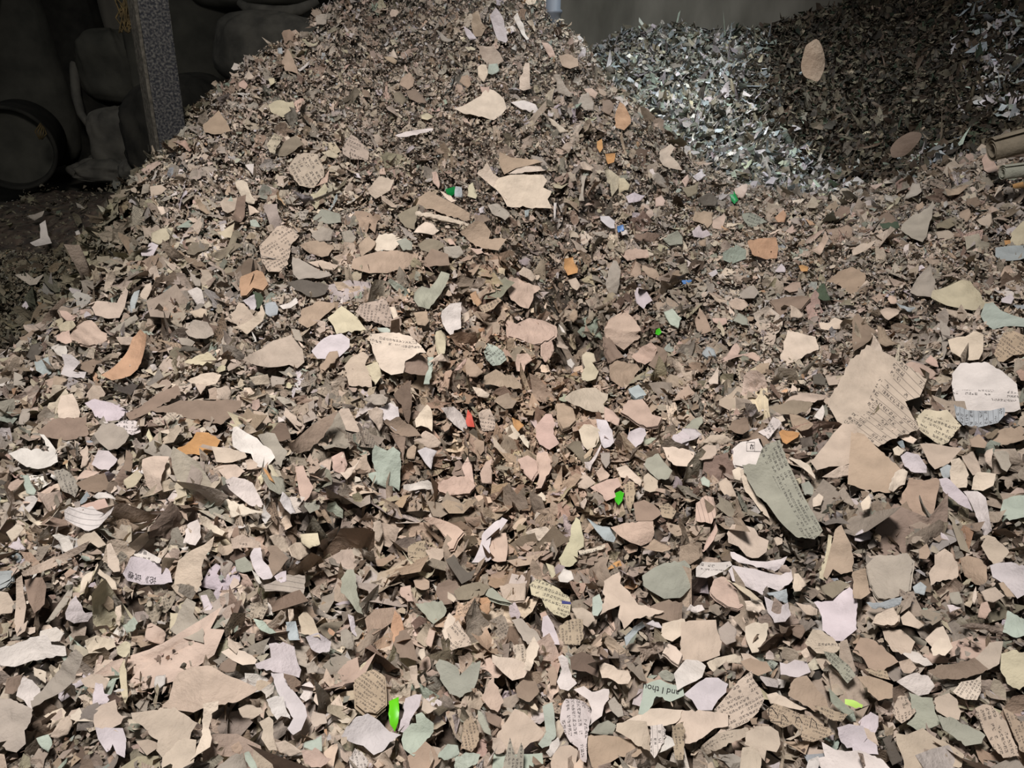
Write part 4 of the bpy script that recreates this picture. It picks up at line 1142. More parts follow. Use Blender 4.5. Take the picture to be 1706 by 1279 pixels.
w|long white page with a dash|34,4 48,6 62,12 74,18 80,24 72,26 60,22 50,14
l *|grey page lit at the rim|6,82 18,72 26,76 26,86 22,94 8,86
b|pale folded page rim|0,80 10,86 22,92 26,104 14,98 0,90
d|slate scrap beside the tent page|30,98 40,94 44,106 50,120 40,124 34,110
l|pale grey striped page|0,92 12,96 24,104 26,114 14,114 0,112
b|pale tongue beside the hat-shaped page|46,22 56,20 64,28 58,34 50,34
'''
def parse():
    out = []; ox = oy = 0.0; sc = 1.0
    for ln in DATA.strip().splitlines():
        if ln.startswith('@'):
            f = [float(q) for q in ln[1:].split(',')]
            ox, oy = f[0], f[1]; sc = f[2] / 10.0 if len(f) > 2 else 286.0 / 170.6
            continue
        head, desc, pts = ln.split('|')
        h = head.split(); star = '*' in h
        spec = [q for q in h[1:] if q != '*']
        p = np.array([[float(v) for v in q.split(',')] for q in pts.split()])
        out.append(dict(c=h[0], spec=spec[0] if spec else '', star=star, desc=desc.strip(), p=p * sc + np.array([ox, oy])))
    return out
SCRAPS = parse()
def poly_area(p): return 0.5 * abs(np.dot(p[:, 0], np.roll(p[:, 1], -1)) - np.dot(p[:, 1], np.roll(p[:, 0], -1)))
def inside(p, x, y):
    r = np.zeros(x.shape, bool); j = len(p) - 1
    for i in range(len(p)):
        xi, yi = p[i]; xj, yj = p[j]
        if yi != yj:
            r ^= ((yi > y) != (yj > y)) & (x < (xj - xi) * (y - yi) / (yj - yi) + xi)
        j = i
    return r

cent = np.array([s['p'].mean(0) for s in SCRAPS])
depth = hit(cent[:, 0], cent[:, 1], main_h)
base = at(cent[:, 0], cent[:, 1], depth)
sm = lambda x, y: main_tps(x, y) + 0.055 * vnoise(x / .23, y / .23, 0)
tnrm = normals(sm, base[:, 0], base[:, 1], .05)

# where the heap lies under every corner of every outline
_q = np.concatenate([s['p'] for s in SCRAPS]); _d = hit(_q[:, 0], _q[:, 1], sm, lo=.85, hi=5.6, n=420); _k = 0
for s in SCRAPS:
    s['gd'] = _d[_k:_k + len(s['p'])]; _k += len(s['p'])
def build_scrap(s, i, rng):
    """outline -> bent sheet with thickness; returns vertices, faces, txt, uv, a function px -> surface point"""
    p = s['p']; A = poly_area(p); L = math.sqrt(A)
    ctr = p.mean(0); view = ray(*ctr); vn = view / np.linalg.norm(view)
    G = at(s['p'][:, 0], s['p'][:, 1], np.clip(s['gd'], depth[i] - .22, depth[i] + .22)); nf = np.linalg.svd(G - G.mean(0))[2][2]
    if nf @ vn > 0: nf = -nf
    if nf @ tnrm[i] < .5: nf = tnrm[i]
    big = min(1.0, A / 3000.0)
    n = (nf * big + tnrm[i] * (1 - big)) * .60 - vn * .32 + rng.normal(size=3) * (.20 - .10 * big)
    n /= np.linalg.norm(n)
    if -n @ vn < .45: n = n - vn * (.55 + n @ vn); n /= np.linalg.norm(n)
    d0 = depth[i]; lift = (.030 if A < 700 else .022 if A < 2500 else .016) * (d0 / 1.6) ** .5
    P0 = base[i] - vn * lift
    rr_ = ray(s['p'][:, 0], s['p'][:, 1]); pd = ((P0 - CAM) @ n) / (rr_ @ n)
    need = np.quantile(pd - np.clip(s['gd'], depth[i] - .3, depth[i] + .3), .85) + .010
    if need > 0: P0 = P0 - ray(*ctr) * min(need, .13)
    def plane(q):
        r = ray(q[:, 0], q[:, 1]); k = ((P0 - CAM) @ n) / (r @ n)
        return CAM + r * k[:, None]
    ex = plane(np.array([ctr + [1, 0]]))[0] - plane(np.array([ctr]))[0]; mpp = np.linalg.norm(ex)
    ex = ex / mpp; ey = np.cross(n, ex)
    S = L * mpp * .6
    th = rng.uniform(0, np.pi); curl = rng.normal(.02, .17) * (1 - .35 * big); fold = rng.random() < .28; wr = rng.uniform(0, 50, 2)
    off = rng.normal(0, .25) * S; tw = rng.normal() * .10
    wamp = .045 if A > 900 else .06
    D = s['desc']; pleat = 0.0; crum = .25; layers = 1; rnd = rng.uniform(.4, 1.6)
    if any(w_ in D for w_ in ('crumple', 'wad', 'tissue', 'wrapper', 'ball', 'mound', 'rosette', 'frill', 'flaky', 'looping')): crum = 1.6; wamp = .09
    elif any(w_ in D for w_ in ('ragged', 'frayed', 'mottled', 'fibrous', 'hazy', 'knobbly', 'bent', 'draped', 'drapery')): crum = .8; wamp = .07
    elif any(w_ in D for w_ in ('smooth', 'flat', 'card')): crum = .10; wamp = .02; curl *= .5
    if any(w_ in D for w_ in ('pleat', 'ribbed', 'ridged', 'fluted', 'striped', 'fan-', 'grain', 'edges')): pleat = .05
    if any(w_ in D for w_ in ('roll', 'curled', 'cylinder', 'capsule', 'tube', 'leaf', 'petal', 'shell', 'tongue')): curl = math.copysign(max(abs(curl), .38), curl if rng.random() < .5 else 1); fold = False
    if any(w_ in D for w_ in ('folded', 'fold', 'bow', 'wing', 'tent', 'book', 'cone', 'fin')): fold = True; curl = math.copysign(max(abs(curl), .28), curl); off *= .4
    if any(w_ in D for w_ in ('bundle', 'layered', 'edges', 'block', 'booklet', 'fan of', 'stack', 'box')): layers = 5
    O = plane(np.array([ctr]))[0]
    def surf(q, lift2=0.0):
        X = plane(q); r = X - O
        u = r @ ex; v = r @ ey
        w = math.cos(th) * u + math.sin(th) * v; w2 = -math.sin(th) * u + math.cos(th) * v
        h = curl * 1.1 * np.abs(w - off) if fold else curl * w * w / S
        h = h + tw * w * w2 / S + wamp * S * (2 * vnoise(u / S * 1.6 + wr[0], v / S * 1.6 + wr[1], 5))
        h = h + crum * S * (.10 * np.abs(vnoise(u / S * 2.6 + wr[1], v / S * 2.6 + wr[0], 4)) + .06 * np.abs(vnoise(w / S * 5 + wr[0], w2 / S * 4 + wr[1], 2)) - .03)
        if pleat: h = h + pleat * S * np.sin(w / S * 11 + rnd)
        return X + n * (h + lift2)[:, None]
    # outline: torn edges get teeth, cut edges stay straight
    out = []
    m = len(p)
    for k in range(m):
        a, b_ = p[k], p[(k + 1) % m]; e = b_ - a; ln_ = np.linalg.norm(e)
        torn = rng.random() < .5; ns = max(1, int(ln_ / (5.0 if torn else 10.0)))
        nn = np.array([-e[1], e[0]]) / (ln_ + 1e-9)
        for q in range(ns):
            t = q / ns; pt = a + e * t
            if q and torn: pt = pt + nn * rng.normal(0, min(1.1, .03 * ln_ + .25))
            elif q: pt = pt + nn * rng.normal(0, .25)
            out.append(pt)
    out = np.array(out)
    if poly_area(out) < 1: out = p
    if (np.dot(out[:, 0], np.roll(out[:, 1], -1)) - np.dot(out[:, 1], np.roll(out[:, 0], -1))) > 0: out = out[::-1]
    st = max(4.0, L / 8.0); lo, hi = out.min(0), out.max(0)
    gx, gy = np.meshgrid(np.arange(lo[0] + st / 2, hi[0], st), np.arange(lo[1] + st / 2, hi[1], st * .87))
    gx = gx + (np.arange(gx.shape[0]) % 2)[:, None] * st / 2
    g = np.stack([gx.ravel(), gy.ravel()], -1); g = g[inside(out, g[:, 0], g[:, 1])]
    if len(g):
        dd = np.min(np.linalg.norm(g[:, None] - out[None], axis=2), 1); g = g[dd > st * .35]
    pts = [Vector(map(float, q)) for q in out] + [Vector(map(float, q)) for q in g]
    no = len(out)
    r = delaunay_2d_cdt(pts, [], [list(range(no))], 1, 1e-4)
    Q = np.array([tuple(v) for v in r[0]]); F = [list(f) for f in r[2]]
    top = surf(Q); thick = .0003 + .00015 * rng.random()
    bot = top - n * thick
    nv = len(Q)
    # orient faces to look towards +n
    f0 = F[0]; nf = np.cross(top[f0[1]] - top[f0[0]], top[f0[2]] - top[f0[0]])
    if nf @ n < 0: F = [f[::-1] for f in F]
    cnt = {}
    for f in F:
        for a, b_ in zip(f, f[1:] + f[:1]): cnt[(a, b_)] = cnt.get((a, b_), 0) + 1
    side = [[b_, a, a + nv, b_ + nv] for (a, b_) in cnt if (b_, a) not in cnt]
    faces = F + [[q + nv for q in f[::-1]] for f in F] + side
    V = np.concatenate([top, bot])
    # print
    tx = np.zeros(2 * nv); uv = np.zeros((2 * nv, 2))
    sp = s['spec']
    if sp and sp[0] in 'TRLK':
        f = sp[1:].split(':'); a = math.radians(float(f[0])); pit = float(f[1]) if len(f) > 1 else 6.0
        r2 = Q - ctr; x = (math.cos(a) * r2[:, 0] + math.sin(a) * r2[:, 1]); y = (-math.sin(a) * r2[:, 0] + math.cos(a) * r2[:, 1])
        lo_, hi_ = (float(f[2]), float(f[3])) if len(f) > 3 else (-1, 2)
        yn = (y - y.min()) / (np.ptp(y) + 1e-6)
        val = {'T': 1.0, 'R': 2.0, 'L': 3.0, 'K': 1.0}[sp[0]]
        xn = (x - x.min()) / (np.ptp(x) + 1e-6); xl, xh = (float(f[4]), float(f[5])) if len(f) > 5 else (-1, 2)
        tx[:nv] = np.where((yn >= lo_) & (yn <= hi_) & (xn >= xl) & (xn <= xh), val, 0.0)
        uv[:nv] = np.stack([x / pit, y / pit], -1) + rng.integers(0, 40, 2)
    if layers > 1:      # a wad of leaves lying on one another
        Vs = [V]; fs = list(faces); m0 = len(V)
        for k in range(1, layers):
            sh = (ex * rng.normal() + ey * rng.normal()) * S * .07
            Vs.append(V * 1.0 + sh - n * (.0028 * k) ); fs += [[q + m0 * k for q in f] for f in faces]
        V = np.concatenate(Vs); faces = fs; tx = np.concatenate([tx] + [tx * 0] * (layers - 1)); uv = np.tile(uv, (layers, 1))
    return V, faces, tx, uv, surf, n

# ------------------------------------------------------------------ which traced scraps are things of their own
areas = np.array([poly_area(s['p']) for s in SCRAPS])
special = np.array([bool(s['spec']) or s['c'] == 'G' or s['star'] for s in SCRAPS])
N_THINGS = 320
own = special.copy()
for i in np.argsort(-areas):
    if own.sum() >= N_THINGS: break
    own[i] = True

def kind_name(s):
    d = s['desc']
    if 'plastic' in d or 'cone-shaped' in d or 'lid' in d: return 'plastic_scrap', 'plastic scrap'
    if 'paper tag' in d: return 'paper_tag', 'paper tag'
    if 'wrapper' in d or 'packet' in d or 'tissue' in d: return 'wrapper', 'wrapper'
    if 'label' in d: return 'paper_label', 'label'
    if s['spec']: return 'printed_page', 'printed page'
    if 'card' in d: return 'card_piece', 'card piece'
    if 'strip' in d or 'ribbon' in d or 'slip' in d or 'stick' in d: return 'paper_strip', 'paper strip'
    if 'page' in d: return 'torn_page', 'torn page'
    return 'paper_scrap', 'paper scrap'

def short(d):
    for c in (' with ', ' shaped', ' folded ', ' next to ', ' lying ', ' dotted ', ' ruled ', ' bent ', ' bending ', ' covered ', ' standing ', ' hanging ', ' sloping ', ' draped '):
        if c in d and len(d.split(c)[0].split()) >= 2: return d.split(c)[0]
    return d
def label_for(i):
    d = SCRAPS[i]['desc']; nd = len(d.split())
    if SCRAPS[i]['star'] and nd >= 7: return d
    order = np.argsort(np.linalg.norm(cent - cent[i], axis=1))
    for j in order:
        if j == i or not SCRAPS[j]['star']: continue
        s2 = SCRAPS[j]['desc']
        if nd + 3 + len(s2.split()) > 16: s2 = short(s2)
        if nd + 3 + len(s2.split()) > 16: continue
        v = cent[i] - cent[j]
        rel = 'beside' if abs(v[0]) > abs(v[1]) * 1.1 else ('just above' if v[1] < 0 else 'just below')
        return f'{d} {rel} the {s2}'
    return d

srng = np.random.default_rng(99)
built = []; rest_parts = []
MATS = {'bright green plastic bit': M_GREEN, 'neon green plastic strip': M_NEON, 'small red cone-shaped bit': M_RED,
        'lime green paper tag': M_LIME, 'bright blue strip': M_BLUE, 'deep green plastic knob': M_DKGREEN, 'small blue plastic crumb': M_BLUE,
        'leaf green plastic shard': M_DKGREEN, 'tiny bright green plastic fleck': M_GREEN}
for i, s in enumerate(SCRAPS):
    V, faces, tx, uv, surf, n = build_scrap(s, i, srng)
    col = np.clip(albedo(PAL[s['c']]) * math.exp(srng.normal(0, .05)) * (1 + srng.normal(0, .012, 3)), .01, .88)
    s['V'] = V; s['n'] = n
    if own[i]:
        name, cat = kind_name(s)
        org = V.mean(0)
        o = mesh_obj(name, V - org, faces, MATS.get(s['desc'], PAPER), smooth=False, col=np.tile(col, (len(V), 1)), txt=tx, uv=uv)
        o.location = org
        o.data.polygons.foreach_set('use_smooth', np.ones(len(o.data.polygons), bool))
        try: o.data.set_sharp_from_angle(angle=math.radians(50))
        except Exception: pass
        tag(o, label_for(i), cat, 'loose torn paper on the heap')
        s['obj'] = o; s['surf'] = surf
    else:
        lv = np.array([q for f in faces for q in f]); lt = np.array([len(f) for f in faces])
        rest_parts.append((V, lv, lt, np.tile(col, (len(V), 1)), tx, uv))

# ------------------------------------------------------------------ fill of the big heap
def fine_zone(x, y):
    """0 = big pieces, 1 = finely chopped"""
    z = vnoise(x / .42 + 3, y / .42, 4) * 1.5 + vnoise(x / .15, y / .15, 5) * .7
    far = np.clip((y - 1.35) / 1.5, 0, 1)
    return np.clip(.10 + .85 * far + z * .85, 0, 1)

def scatter_main(n, rng):
    x = rng.uniform(-2.9, 2.4, n); y = rng.uniform(.30, 4.6, n)
    px, py, d = project(np.stack([x, y, main_h(x, y)], -1))
    vis = (px > -640) & (px < 2420) & (py > -320) & (py < 1760) & (d > .25)
    edge = y - 3.15 + .35 * vnoise(x / .3, y / .3, 2)
    bare = (x < -1.1) & (edge > 0)
    keep = vis & ~(bare & (rng.random(n) > .035 + .3 * np.exp(-edge / .12)))
    return x[keep], y[keep]

def make_fill(n, smin, smax, sig, off, keys_near, wn, rng, K, rings, tilt, txtp, fine_pref):
    x, y = scatter_main(n, rng); f = fine_zone(x, y)
    acc = rng.random(len(x)) < (fine_pref * f + (1 - fine_pref) * (1 - f)); x, y, f = x[acc], y[acc], f[acc]
    m = len(x); nr = normals(main_h, x, y, .03)
    size = np.clip(np.exp(rng.normal(math.log(smin), sig, m)), smin * .35, smax) * np.clip(1.12 - .38 * np.clip((y - 1.0) / 2.2, 0, 1), .5, 1.2)
    z = main_h(x, y)
    P = np.stack([x, y, z], -1) + nr * rng.uniform(off[0], off[1], m)[:, None]
    v = P - CAM; v /= np.linalg.norm(v, axis=1, keepdims=True)
    nn = nr + rng.normal(size=(m, 3)) * tilt - v * .12; nn /= np.linalg.norm(nn, axis=1, keepdims=True)
    col = palette(rng, m, keys_near, wn)
    # the middle of the heap holds browner stock, the low dim-side shreds get shade put into their colour
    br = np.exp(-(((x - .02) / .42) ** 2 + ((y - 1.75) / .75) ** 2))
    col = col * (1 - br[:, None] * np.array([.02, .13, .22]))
    side_shade = np.clip((-x - 1.12 + .25 * vnoise(x / .2, y / .2, 1)) / .25, 0, 1) * np.clip((y - 1.9) / .4, 0, 1)
    col = col * (1 - side_shade[:, None] * np.array([.58, .56, .62]))
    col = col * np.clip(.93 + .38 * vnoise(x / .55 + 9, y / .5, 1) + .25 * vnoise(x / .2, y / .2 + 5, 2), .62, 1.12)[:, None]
    t = (rng.random(m) < txtp) & (size > .02)
    asp = np.exp(rng.normal(0, .30, m))
    return P, nn, size, asp, col, t.astype(float), rng.normal(.06, .32, m)

def cull(P, size, deep=False):
    px, py, d = project(P); dead = np.zeros(len(P), bool)
    for i, s in enumerate(SCRAPS):
        lo, hi = s['p'].min(0) - 14, s['p'].max(0) + 14
        c = np.nonzero((px > lo[0]) & (px < hi[0]) & (py > lo[1]) & (py < hi[1]) & ~dead)[0]
        if not len(c): continue
        n = s['n']; O = s['V'].mean(0)
        h = (P[c] - O) @ n
        ctr = s['p'].mean(0)
        rp = (.26 + .20 * (size[c] > .045)) * size[c] * FPX / d[c]
        q = np.stack([px[c], py[c]], -1) - ctr; ql = np.linalg.norm(q, axis=1) + 1e-6
        q2 = ctr + q * np.maximum(0, 1 - rp / ql)[:, None]
        ins = inside(s['p'], q2[:, 0], q2[:, 1])
        dead[c[ins & (h > (-(.45 if poly_area(s['p']) > 1500 else .0) * size[c] if deep else -.004 - (.55 if poly_area(s['p']) > 1500 else .25) * size[c])) & (d[c] < depth[i] + .05)]] = True
    return ~dead

frng = np.random.default_rng(5)
KEYS = list('cbtnpgwlvymuOadk'); W1 = [13, 34, 9, 5, 3, 26, 4, 2.5, 1.5, 5, 1.2, .3, 2, .15, .8, 2]
W2 = [12, 30, 11, 7, 3, 24, 4, 2.5, 1.2, 4, 1, .4, 3, 1, 1, 4]
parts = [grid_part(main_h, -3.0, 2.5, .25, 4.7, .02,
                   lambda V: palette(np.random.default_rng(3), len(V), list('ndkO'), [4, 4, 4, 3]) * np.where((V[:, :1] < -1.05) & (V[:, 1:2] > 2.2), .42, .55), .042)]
for a in (
    dict(n=60000, smin=.042, smax=.065, sig=.40, off=(-.048, -.020), K=8, rings=2, tilt=.38, txtp=.04, fine_pref=.45),
    dict(n=120000, smin=.020, smax=.04, sig=.40, off=(-.030, -.006), K=6, rings=1, tilt=.6, txtp=0, fine_pref=.6),
    dict(n=30000, smin=.072, smax=.15, sig=.40, off=(-.012, .016), K=12, rings=3, tilt=.58, txtp=.06, fine_pref=.10),
    dict(n=62000, smin=.040, smax=.085, sig=.45, off=(-.012, .022), K=9, rings=2, tilt=.66, txtp=.04, fine_pref=.36),
    dict(n=150000, smin=.017, smax=.034, sig=.42, off=(-.006, .022), K=6, rings=1, tilt=.70, txtp=0, fine_pref=.72),
    dict(n=330000, smin=.0105, smax=.020, sig=.40, off=(-.004, .020), K=5, rings=1, tilt=.80, txtp=0, fine_pref=.93),
):
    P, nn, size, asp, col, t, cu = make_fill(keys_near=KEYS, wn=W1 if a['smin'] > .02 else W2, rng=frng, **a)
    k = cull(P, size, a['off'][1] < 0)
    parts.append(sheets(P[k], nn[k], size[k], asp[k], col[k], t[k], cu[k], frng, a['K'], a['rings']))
V, F, c_, t_, u_ = join_parts(parts + rest_parts)
heap = mesh_obj('paper_shreds', V, F, PAPER, col=c_, txt=t_, uv=u_)
tag(heap, 'huge sloping heap of mixed beige torn and shredded paper filling the hall', 'paper heap', kind='stuff')

# ------------------------------------------------------------------ the two heaps at the back
def back_fill(name, label, sel, n, keys, wts, smin, rng, dark=1.0, core=None, gl=None):
    x = rng.uniform(-.3, 4.2, n); y = rng.uniform(2.5, 5.60, n)
    z = back_h(x, y); P = np.stack([x, y, z], -1)
    px, py, d = project(P)
    w = sel(px, py); ok = (rng.random(n) < w) & (px > 840) & (px < 2050) & (z > main_h(x, y) - .08)
    x, y, P = x[ok], y[ok], P[ok]; m = len(x); nr = normals(back_h, x, y, .04)
    size = np.clip(np.exp(rng.normal(math.log(smin), .45, m)), .008, .075)
    P = P + nr * rng.uniform(-.01, .035, m)[:, None]
    nn = nr + rng.normal(size=(m, 3)) * .8; nn /= np.linalg.norm(nn, axis=1, keepdims=True)
    col = np.clip(palette(rng, m, keys, wts) * dark * np.exp(rng.normal(0, .38, (m, 1))), .006, .85)
    ps = [sheets(P, nn, size, np.exp(rng.normal(0, .45, m)), col, np.zeros(m), rng.normal(.12, .36, m), rng, 7, 2)]
    if core: ps.append(core)
    V, F, c_, t_, u_ = join_parts(ps)
    o = mesh_obj(name, V, F, PAPER, col=c_, txt=t_, uv=u_)
    tag(o, label, 'paper heap', kind='stuff'); return o
def split(px, py):   # 1 on the brown, shade-darkened side
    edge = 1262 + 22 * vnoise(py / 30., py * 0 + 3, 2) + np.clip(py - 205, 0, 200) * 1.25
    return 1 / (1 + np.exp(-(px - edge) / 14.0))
brng = np.random.default_rng(12)
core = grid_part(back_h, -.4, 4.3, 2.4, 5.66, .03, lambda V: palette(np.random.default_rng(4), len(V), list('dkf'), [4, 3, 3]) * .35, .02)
back_fill('pale_paper_shreds', 'bank of fine grey-white shredded paper against the back wall', lambda a, b: 1 - split(a, b),
          60000, list('wlugvmyO'), [5, 4, 6, 5, 4, 3, 2, 3], .034, brng, np.array([.80, .80, .78]))
back_fill('brown_paper_shreds', 'tall bank of brown shreds darkened with painted shade beyond the falling scrap', split, 90000,
          list('kdnOf'), [4, 5, 2, 7, 1.5], .027, brng, np.array([.46, .45, .42]), core)  # shade put into this bank's colour, on top of its brown
frg = np.random.default_rng(31)
# pale plastic film bits caught in the dark bank
n = 900; fpx = np.concatenate([frg.normal(1666, 32, 600), frg.normal(1560, 30, 120), frg.normal(1350, 45, 180)])
fpy = np.concatenate([frg.uniform(-40, 205, 600), frg.normal(262, 14, 120), frg.normal(305, 22, 180)])
fd = hit(fpx, fpy, back_h); fP = at(fpx, fpy, fd); fn = normals(back_h, fP[:, 0], fP[:, 1], .04)
fP = fP + fn * frg.uniform(.0, .035, n)[:, None]; fnn = fn + frg.normal(size=(n, 3)) * .7; fnn /= np.linalg.norm(fnn, axis=1, keepdims=True)
fsz = np.clip(np.exp(frg.normal(math.log(.036), .5, n)), .01, .085)
fc = palette(frg, n, list('wlum'), [3, 4, 5, 2])
V, F, c_, t_, u_ = join_parts([sheets(fP, fnn, fsz, np.exp(frg.normal(0, .4, n)), fc, np.zeros(n), frg.normal(.1, .5, n), frg, 6, 1)])
tag(mesh_obj('plastic_film_shreds', V, F, PAPER, col=c_, txt=t_, uv=u_), 'scattered bluish white film bits caught in the brown bank', 'film shreds', kind='stuff')

# ------------------------------------------------------------------ print on three of the pages
def lettering(s, text, ctr, size, ang, name, material=None):
    """characters laid onto a bent sheet: photo-pixel centre, cap size in pixels, angle in degrees"""
    cu = bpy.data.curves.new('glyphs', 'FONT'); cu.body = text; cu.align_x = 'CENTER'; cu.align_y = 'CENTER'; cu.size = 1.0
    cu.resolution_u = 3
    o = bpy.data.objects.new('glyphs', cu); C.objects.link(o)
    dg = bpy.context.evaluated_depsgraph_get(); me = o.evaluated_get(dg).to_mesh()
    v = np.array([tuple(q.co) for q in me.vertices]).reshape(-1, 3); f = [list(p.vertices) for p in me.polygons]
    o.evaluated_get(dg).to_mesh_clear(); bpy.data.objects.remove(o); bpy.data.curves.remove(cu)
    if not len(v): return
    a = math.radians(ang); x, y = v[:, 0] * size, -v[:, 1] * size
    q = np.stack([ctr[0] + math.cos(a) * x - math.sin(a) * y, ctr[1] + math.sin(a) * x + math.cos(a) * y], -1)
    X = s['surf'](q, .0006) - np.array(s['obj'].location)
    mesh_obj(name, X, f, material or M_INK, parent=s['obj'])
def find(part): return next(s for s in SCRAPS if s['desc'].startswith(part) and 'obj' in s)
lettering(find('pale mint page printed upside down'), 'and I thou', (1101, 1149), 15, 190, 'lettering')
_s = find('white page headed')
lettering(_s, '论》试卷', (236, 963), 12.5, 190, 'heading_lettering')
_s = find('cream page with four lines')
_q = np.array([[936, 1000.5], [951, 1003], [951, 1006.5], [936, 1006]])
mesh_obj('blue_mark', _s['surf'](_q, .0006) - np.array(_s['obj'].location), [[0, 1, 2, 3]], M_BLUEINK, parent=_s['obj'])
_s = find('white label with a boxed')
def stroke(s, pts, w, name):
    pts = np.array(pts, float); V = []; F = []
    for a, b in zip(pts[:-1], pts[1:]):
        t = (b - a) / (np.linalg.norm(b - a) + 1e-9); nn = np.array([-t[1], t[0]]) * w / 2
        i = len(V); V += [a + nn - t * w / 2, b + nn + t * w / 2, b - nn + t * w / 2, a - nn - t * w / 2]; F.append([i, i + 1, i + 2, i + 3])
    return V, F
V = []; F = []
for pts, w in (([(1244, 737), (1244, 752), (1271, 752)], .7), ([(1244, 737), (1257, 736), (1257, 752)], .7),
               ([(1250, 747), (1252, 740), (1255, 747)], 1.0), ([(1251, 744), (1251, 749)], .9), ([(1254, 743), (1254, 749)], .9), ([(1250, 742), (1256, 742)], .8)):
    a, b = stroke(_s, pts, w, ''); F += [[q + len(V) for q in f] for f in b]; V += a
mesh_obj('boxed_emblem_lettering', _s['surf'](np.array(V), .0006) - np.array(_s['obj'].location), F, M_INK, parent=_s['obj'])
_s = find('wide page with sketched')
V = []; F = []
for pts, w in (([(1280, 1193), (1281, 1180), (1286, 1180), (1296, 1193)], 1.1), ([(1304, 1190), (1312, 1200)], 1.0), ([(1325, 1204), (1327, 1195), (1331, 1194), (1336, 1203)], 1.0),
               ([(1349, 1212), (1352, 1196), (1359, 1203), (1361, 1213)], 1.0), ([(1284, 1202), (1300, 1203)], .8), ([(1302, 1192), (1301, 1207)], .8)):
    a, b = stroke(_s, pts, w, ''); F += [[q + len(V) for q in f] for f in b]; V += a
mesh_obj('sketch_lettering', _s['surf'](np.array(V), .0006) - np.array(_s['obj'].location), F, M_INK, parent=_s['obj'])

# ------------------------------------------------------------------ dim corner: post, sacks, drum
def tube_bm(bm, pts, rad, seg=10, closed_ends=True):
    pts = [Vector(p) for p in pts]; rings = []
    for k, p in enumerate(pts):
        t = (pts[min(k + 1, len(pts) - 1)] - pts[max(k - 1, 0)]).normalized()
        a = t.orthogonal().normalized(); b = t.cross(a)
        if rings:
            a = (pa - t * pa.dot(t)).normalized(); b = t.cross(a)
        pa = a
        r = rad[k] if hasattr(rad, '__len__') else rad
        rings.append([bm.verts.new(p + (a * math.cos(q * 2 * math.pi / seg) + b * math.sin(q * 2 * math.pi / seg)) * r) for q in range(seg)])
    for A, B in zip(rings[:-1], rings[1:]):
        for q in range(seg): bm.faces.new((A[q], A[(q + 1) % seg], B[(q + 1) % seg], B[q]))
    if closed_ends:
        bm.faces.new(rings[0][::-1]); bm.faces.new(rings[-1])

def sack_mesh(dims, seed, e1=.55, e2=.6, folds=.05, sag=.12, neck=None):
    """a slumped, creased bag: superellipsoid with drooping folds; origin at its base"""
    nu, nv = 72, 48; u = np.linspace(-np.pi, np.pi, nu, endpoint=False); v = np.linspace(-np.pi / 2, np.pi / 2, nv)
    sg = lambda c, e: np.sign(c) * np.abs(c) ** e
    U, Vv = np.meshgrid(u, v)
    x = sg(np.cos(Vv), e1) * sg(np.cos(U), e2); y = sg(np.cos(Vv), e1) * sg(np.sin(U), e2); z = sg(np.sin(Vv), e1)
    k = 1 + sag * (1 - z) * .5 - sag * .4
    cr = folds * (2 * vnoise(U * 2.2 + seed, z * 1.3 + seed, 0) + 1.3 * vnoise(U * 5 + seed * 2 + z * 2, z * 1.5, 1) + .7 * vnoise(U * 9 + z * 5, z * 6 + seed, 2))
    k = k + cr
    if neck: k = k * (1 - neck * np.clip((z - .45) / .55, 0, 1) ** 1.2)
    X = np.stack([x * k * dims[0] / 2, y * k * dims[1] / 2, (z + 1) / 2 * dims[2] + cr * .4 * dims[2] * (z > -.8)], -1).reshape(-1, 3)
    i = np.arange(nu * nv).reshape(nv, nu); F = []
    for a in range(nv - 1):
        for b in range(nu): F.append([i[a, b], i[a, (b + 1) % nu], i[a + 1, (b + 1) % nu], i[a + 1, b]])
    return X, F

def sack(name, label, ctr, dims, rot, seed, m, **kw):
    V, F = sack_mesh(dims, seed, **kw)
    o = mesh_obj(name, V, F, m, smooth=True); o.location = ctr; o.rotation_euler = rot
    return tag(o, label, 'sack')

gz = lambda p: float(main_h(np.array([p[0]]), np.array([p[1]]))[0])
def on(px, d, z):  # point on column px at distance d with height z
    r = ray(px, 100.0); y = 0
    # solve the row whose point at this distance has height z
    c, s_ = math.cos(PITCH), math.sin(PITCH)
    v = ((CAM[2] - z) / d - s_) / c
    return at(px, FH / 2 + v * FPX, d)

p0 = on(24, 5.08, .10)
o = sack('bulk_bag', 'big dark bulk bag standing behind the round drum', p0, (.98, .56, 1.4), (0, 0, .25), 3.1, M_SACK, e1=.32, e2=.42, folds=.035, sag=.05)
bm = bmesh.new(); pts = [at(124, y, 4.80) for y in (-60, 0, 60, 120)] + [at(127, 160, 4.80), at(135, 190, 4.78), at(150, 212, 4.76)]
tube_bm(bm, [Vector(q) - Vector(p0) for q in pts], [.02, .022, .026, .03, .03, .026, .02], 10)
sm_ = bm_obj('side_hem', bm, M_SACK2); sm_.parent = o; sm_.rotation_euler = (0, 0, -.25)
sm_.matrix_parent_inverse.identity()
# the hem was laid out in the hall's directions: undo the bag's own turn
sm_['label'] = 'paler rolled side hem'

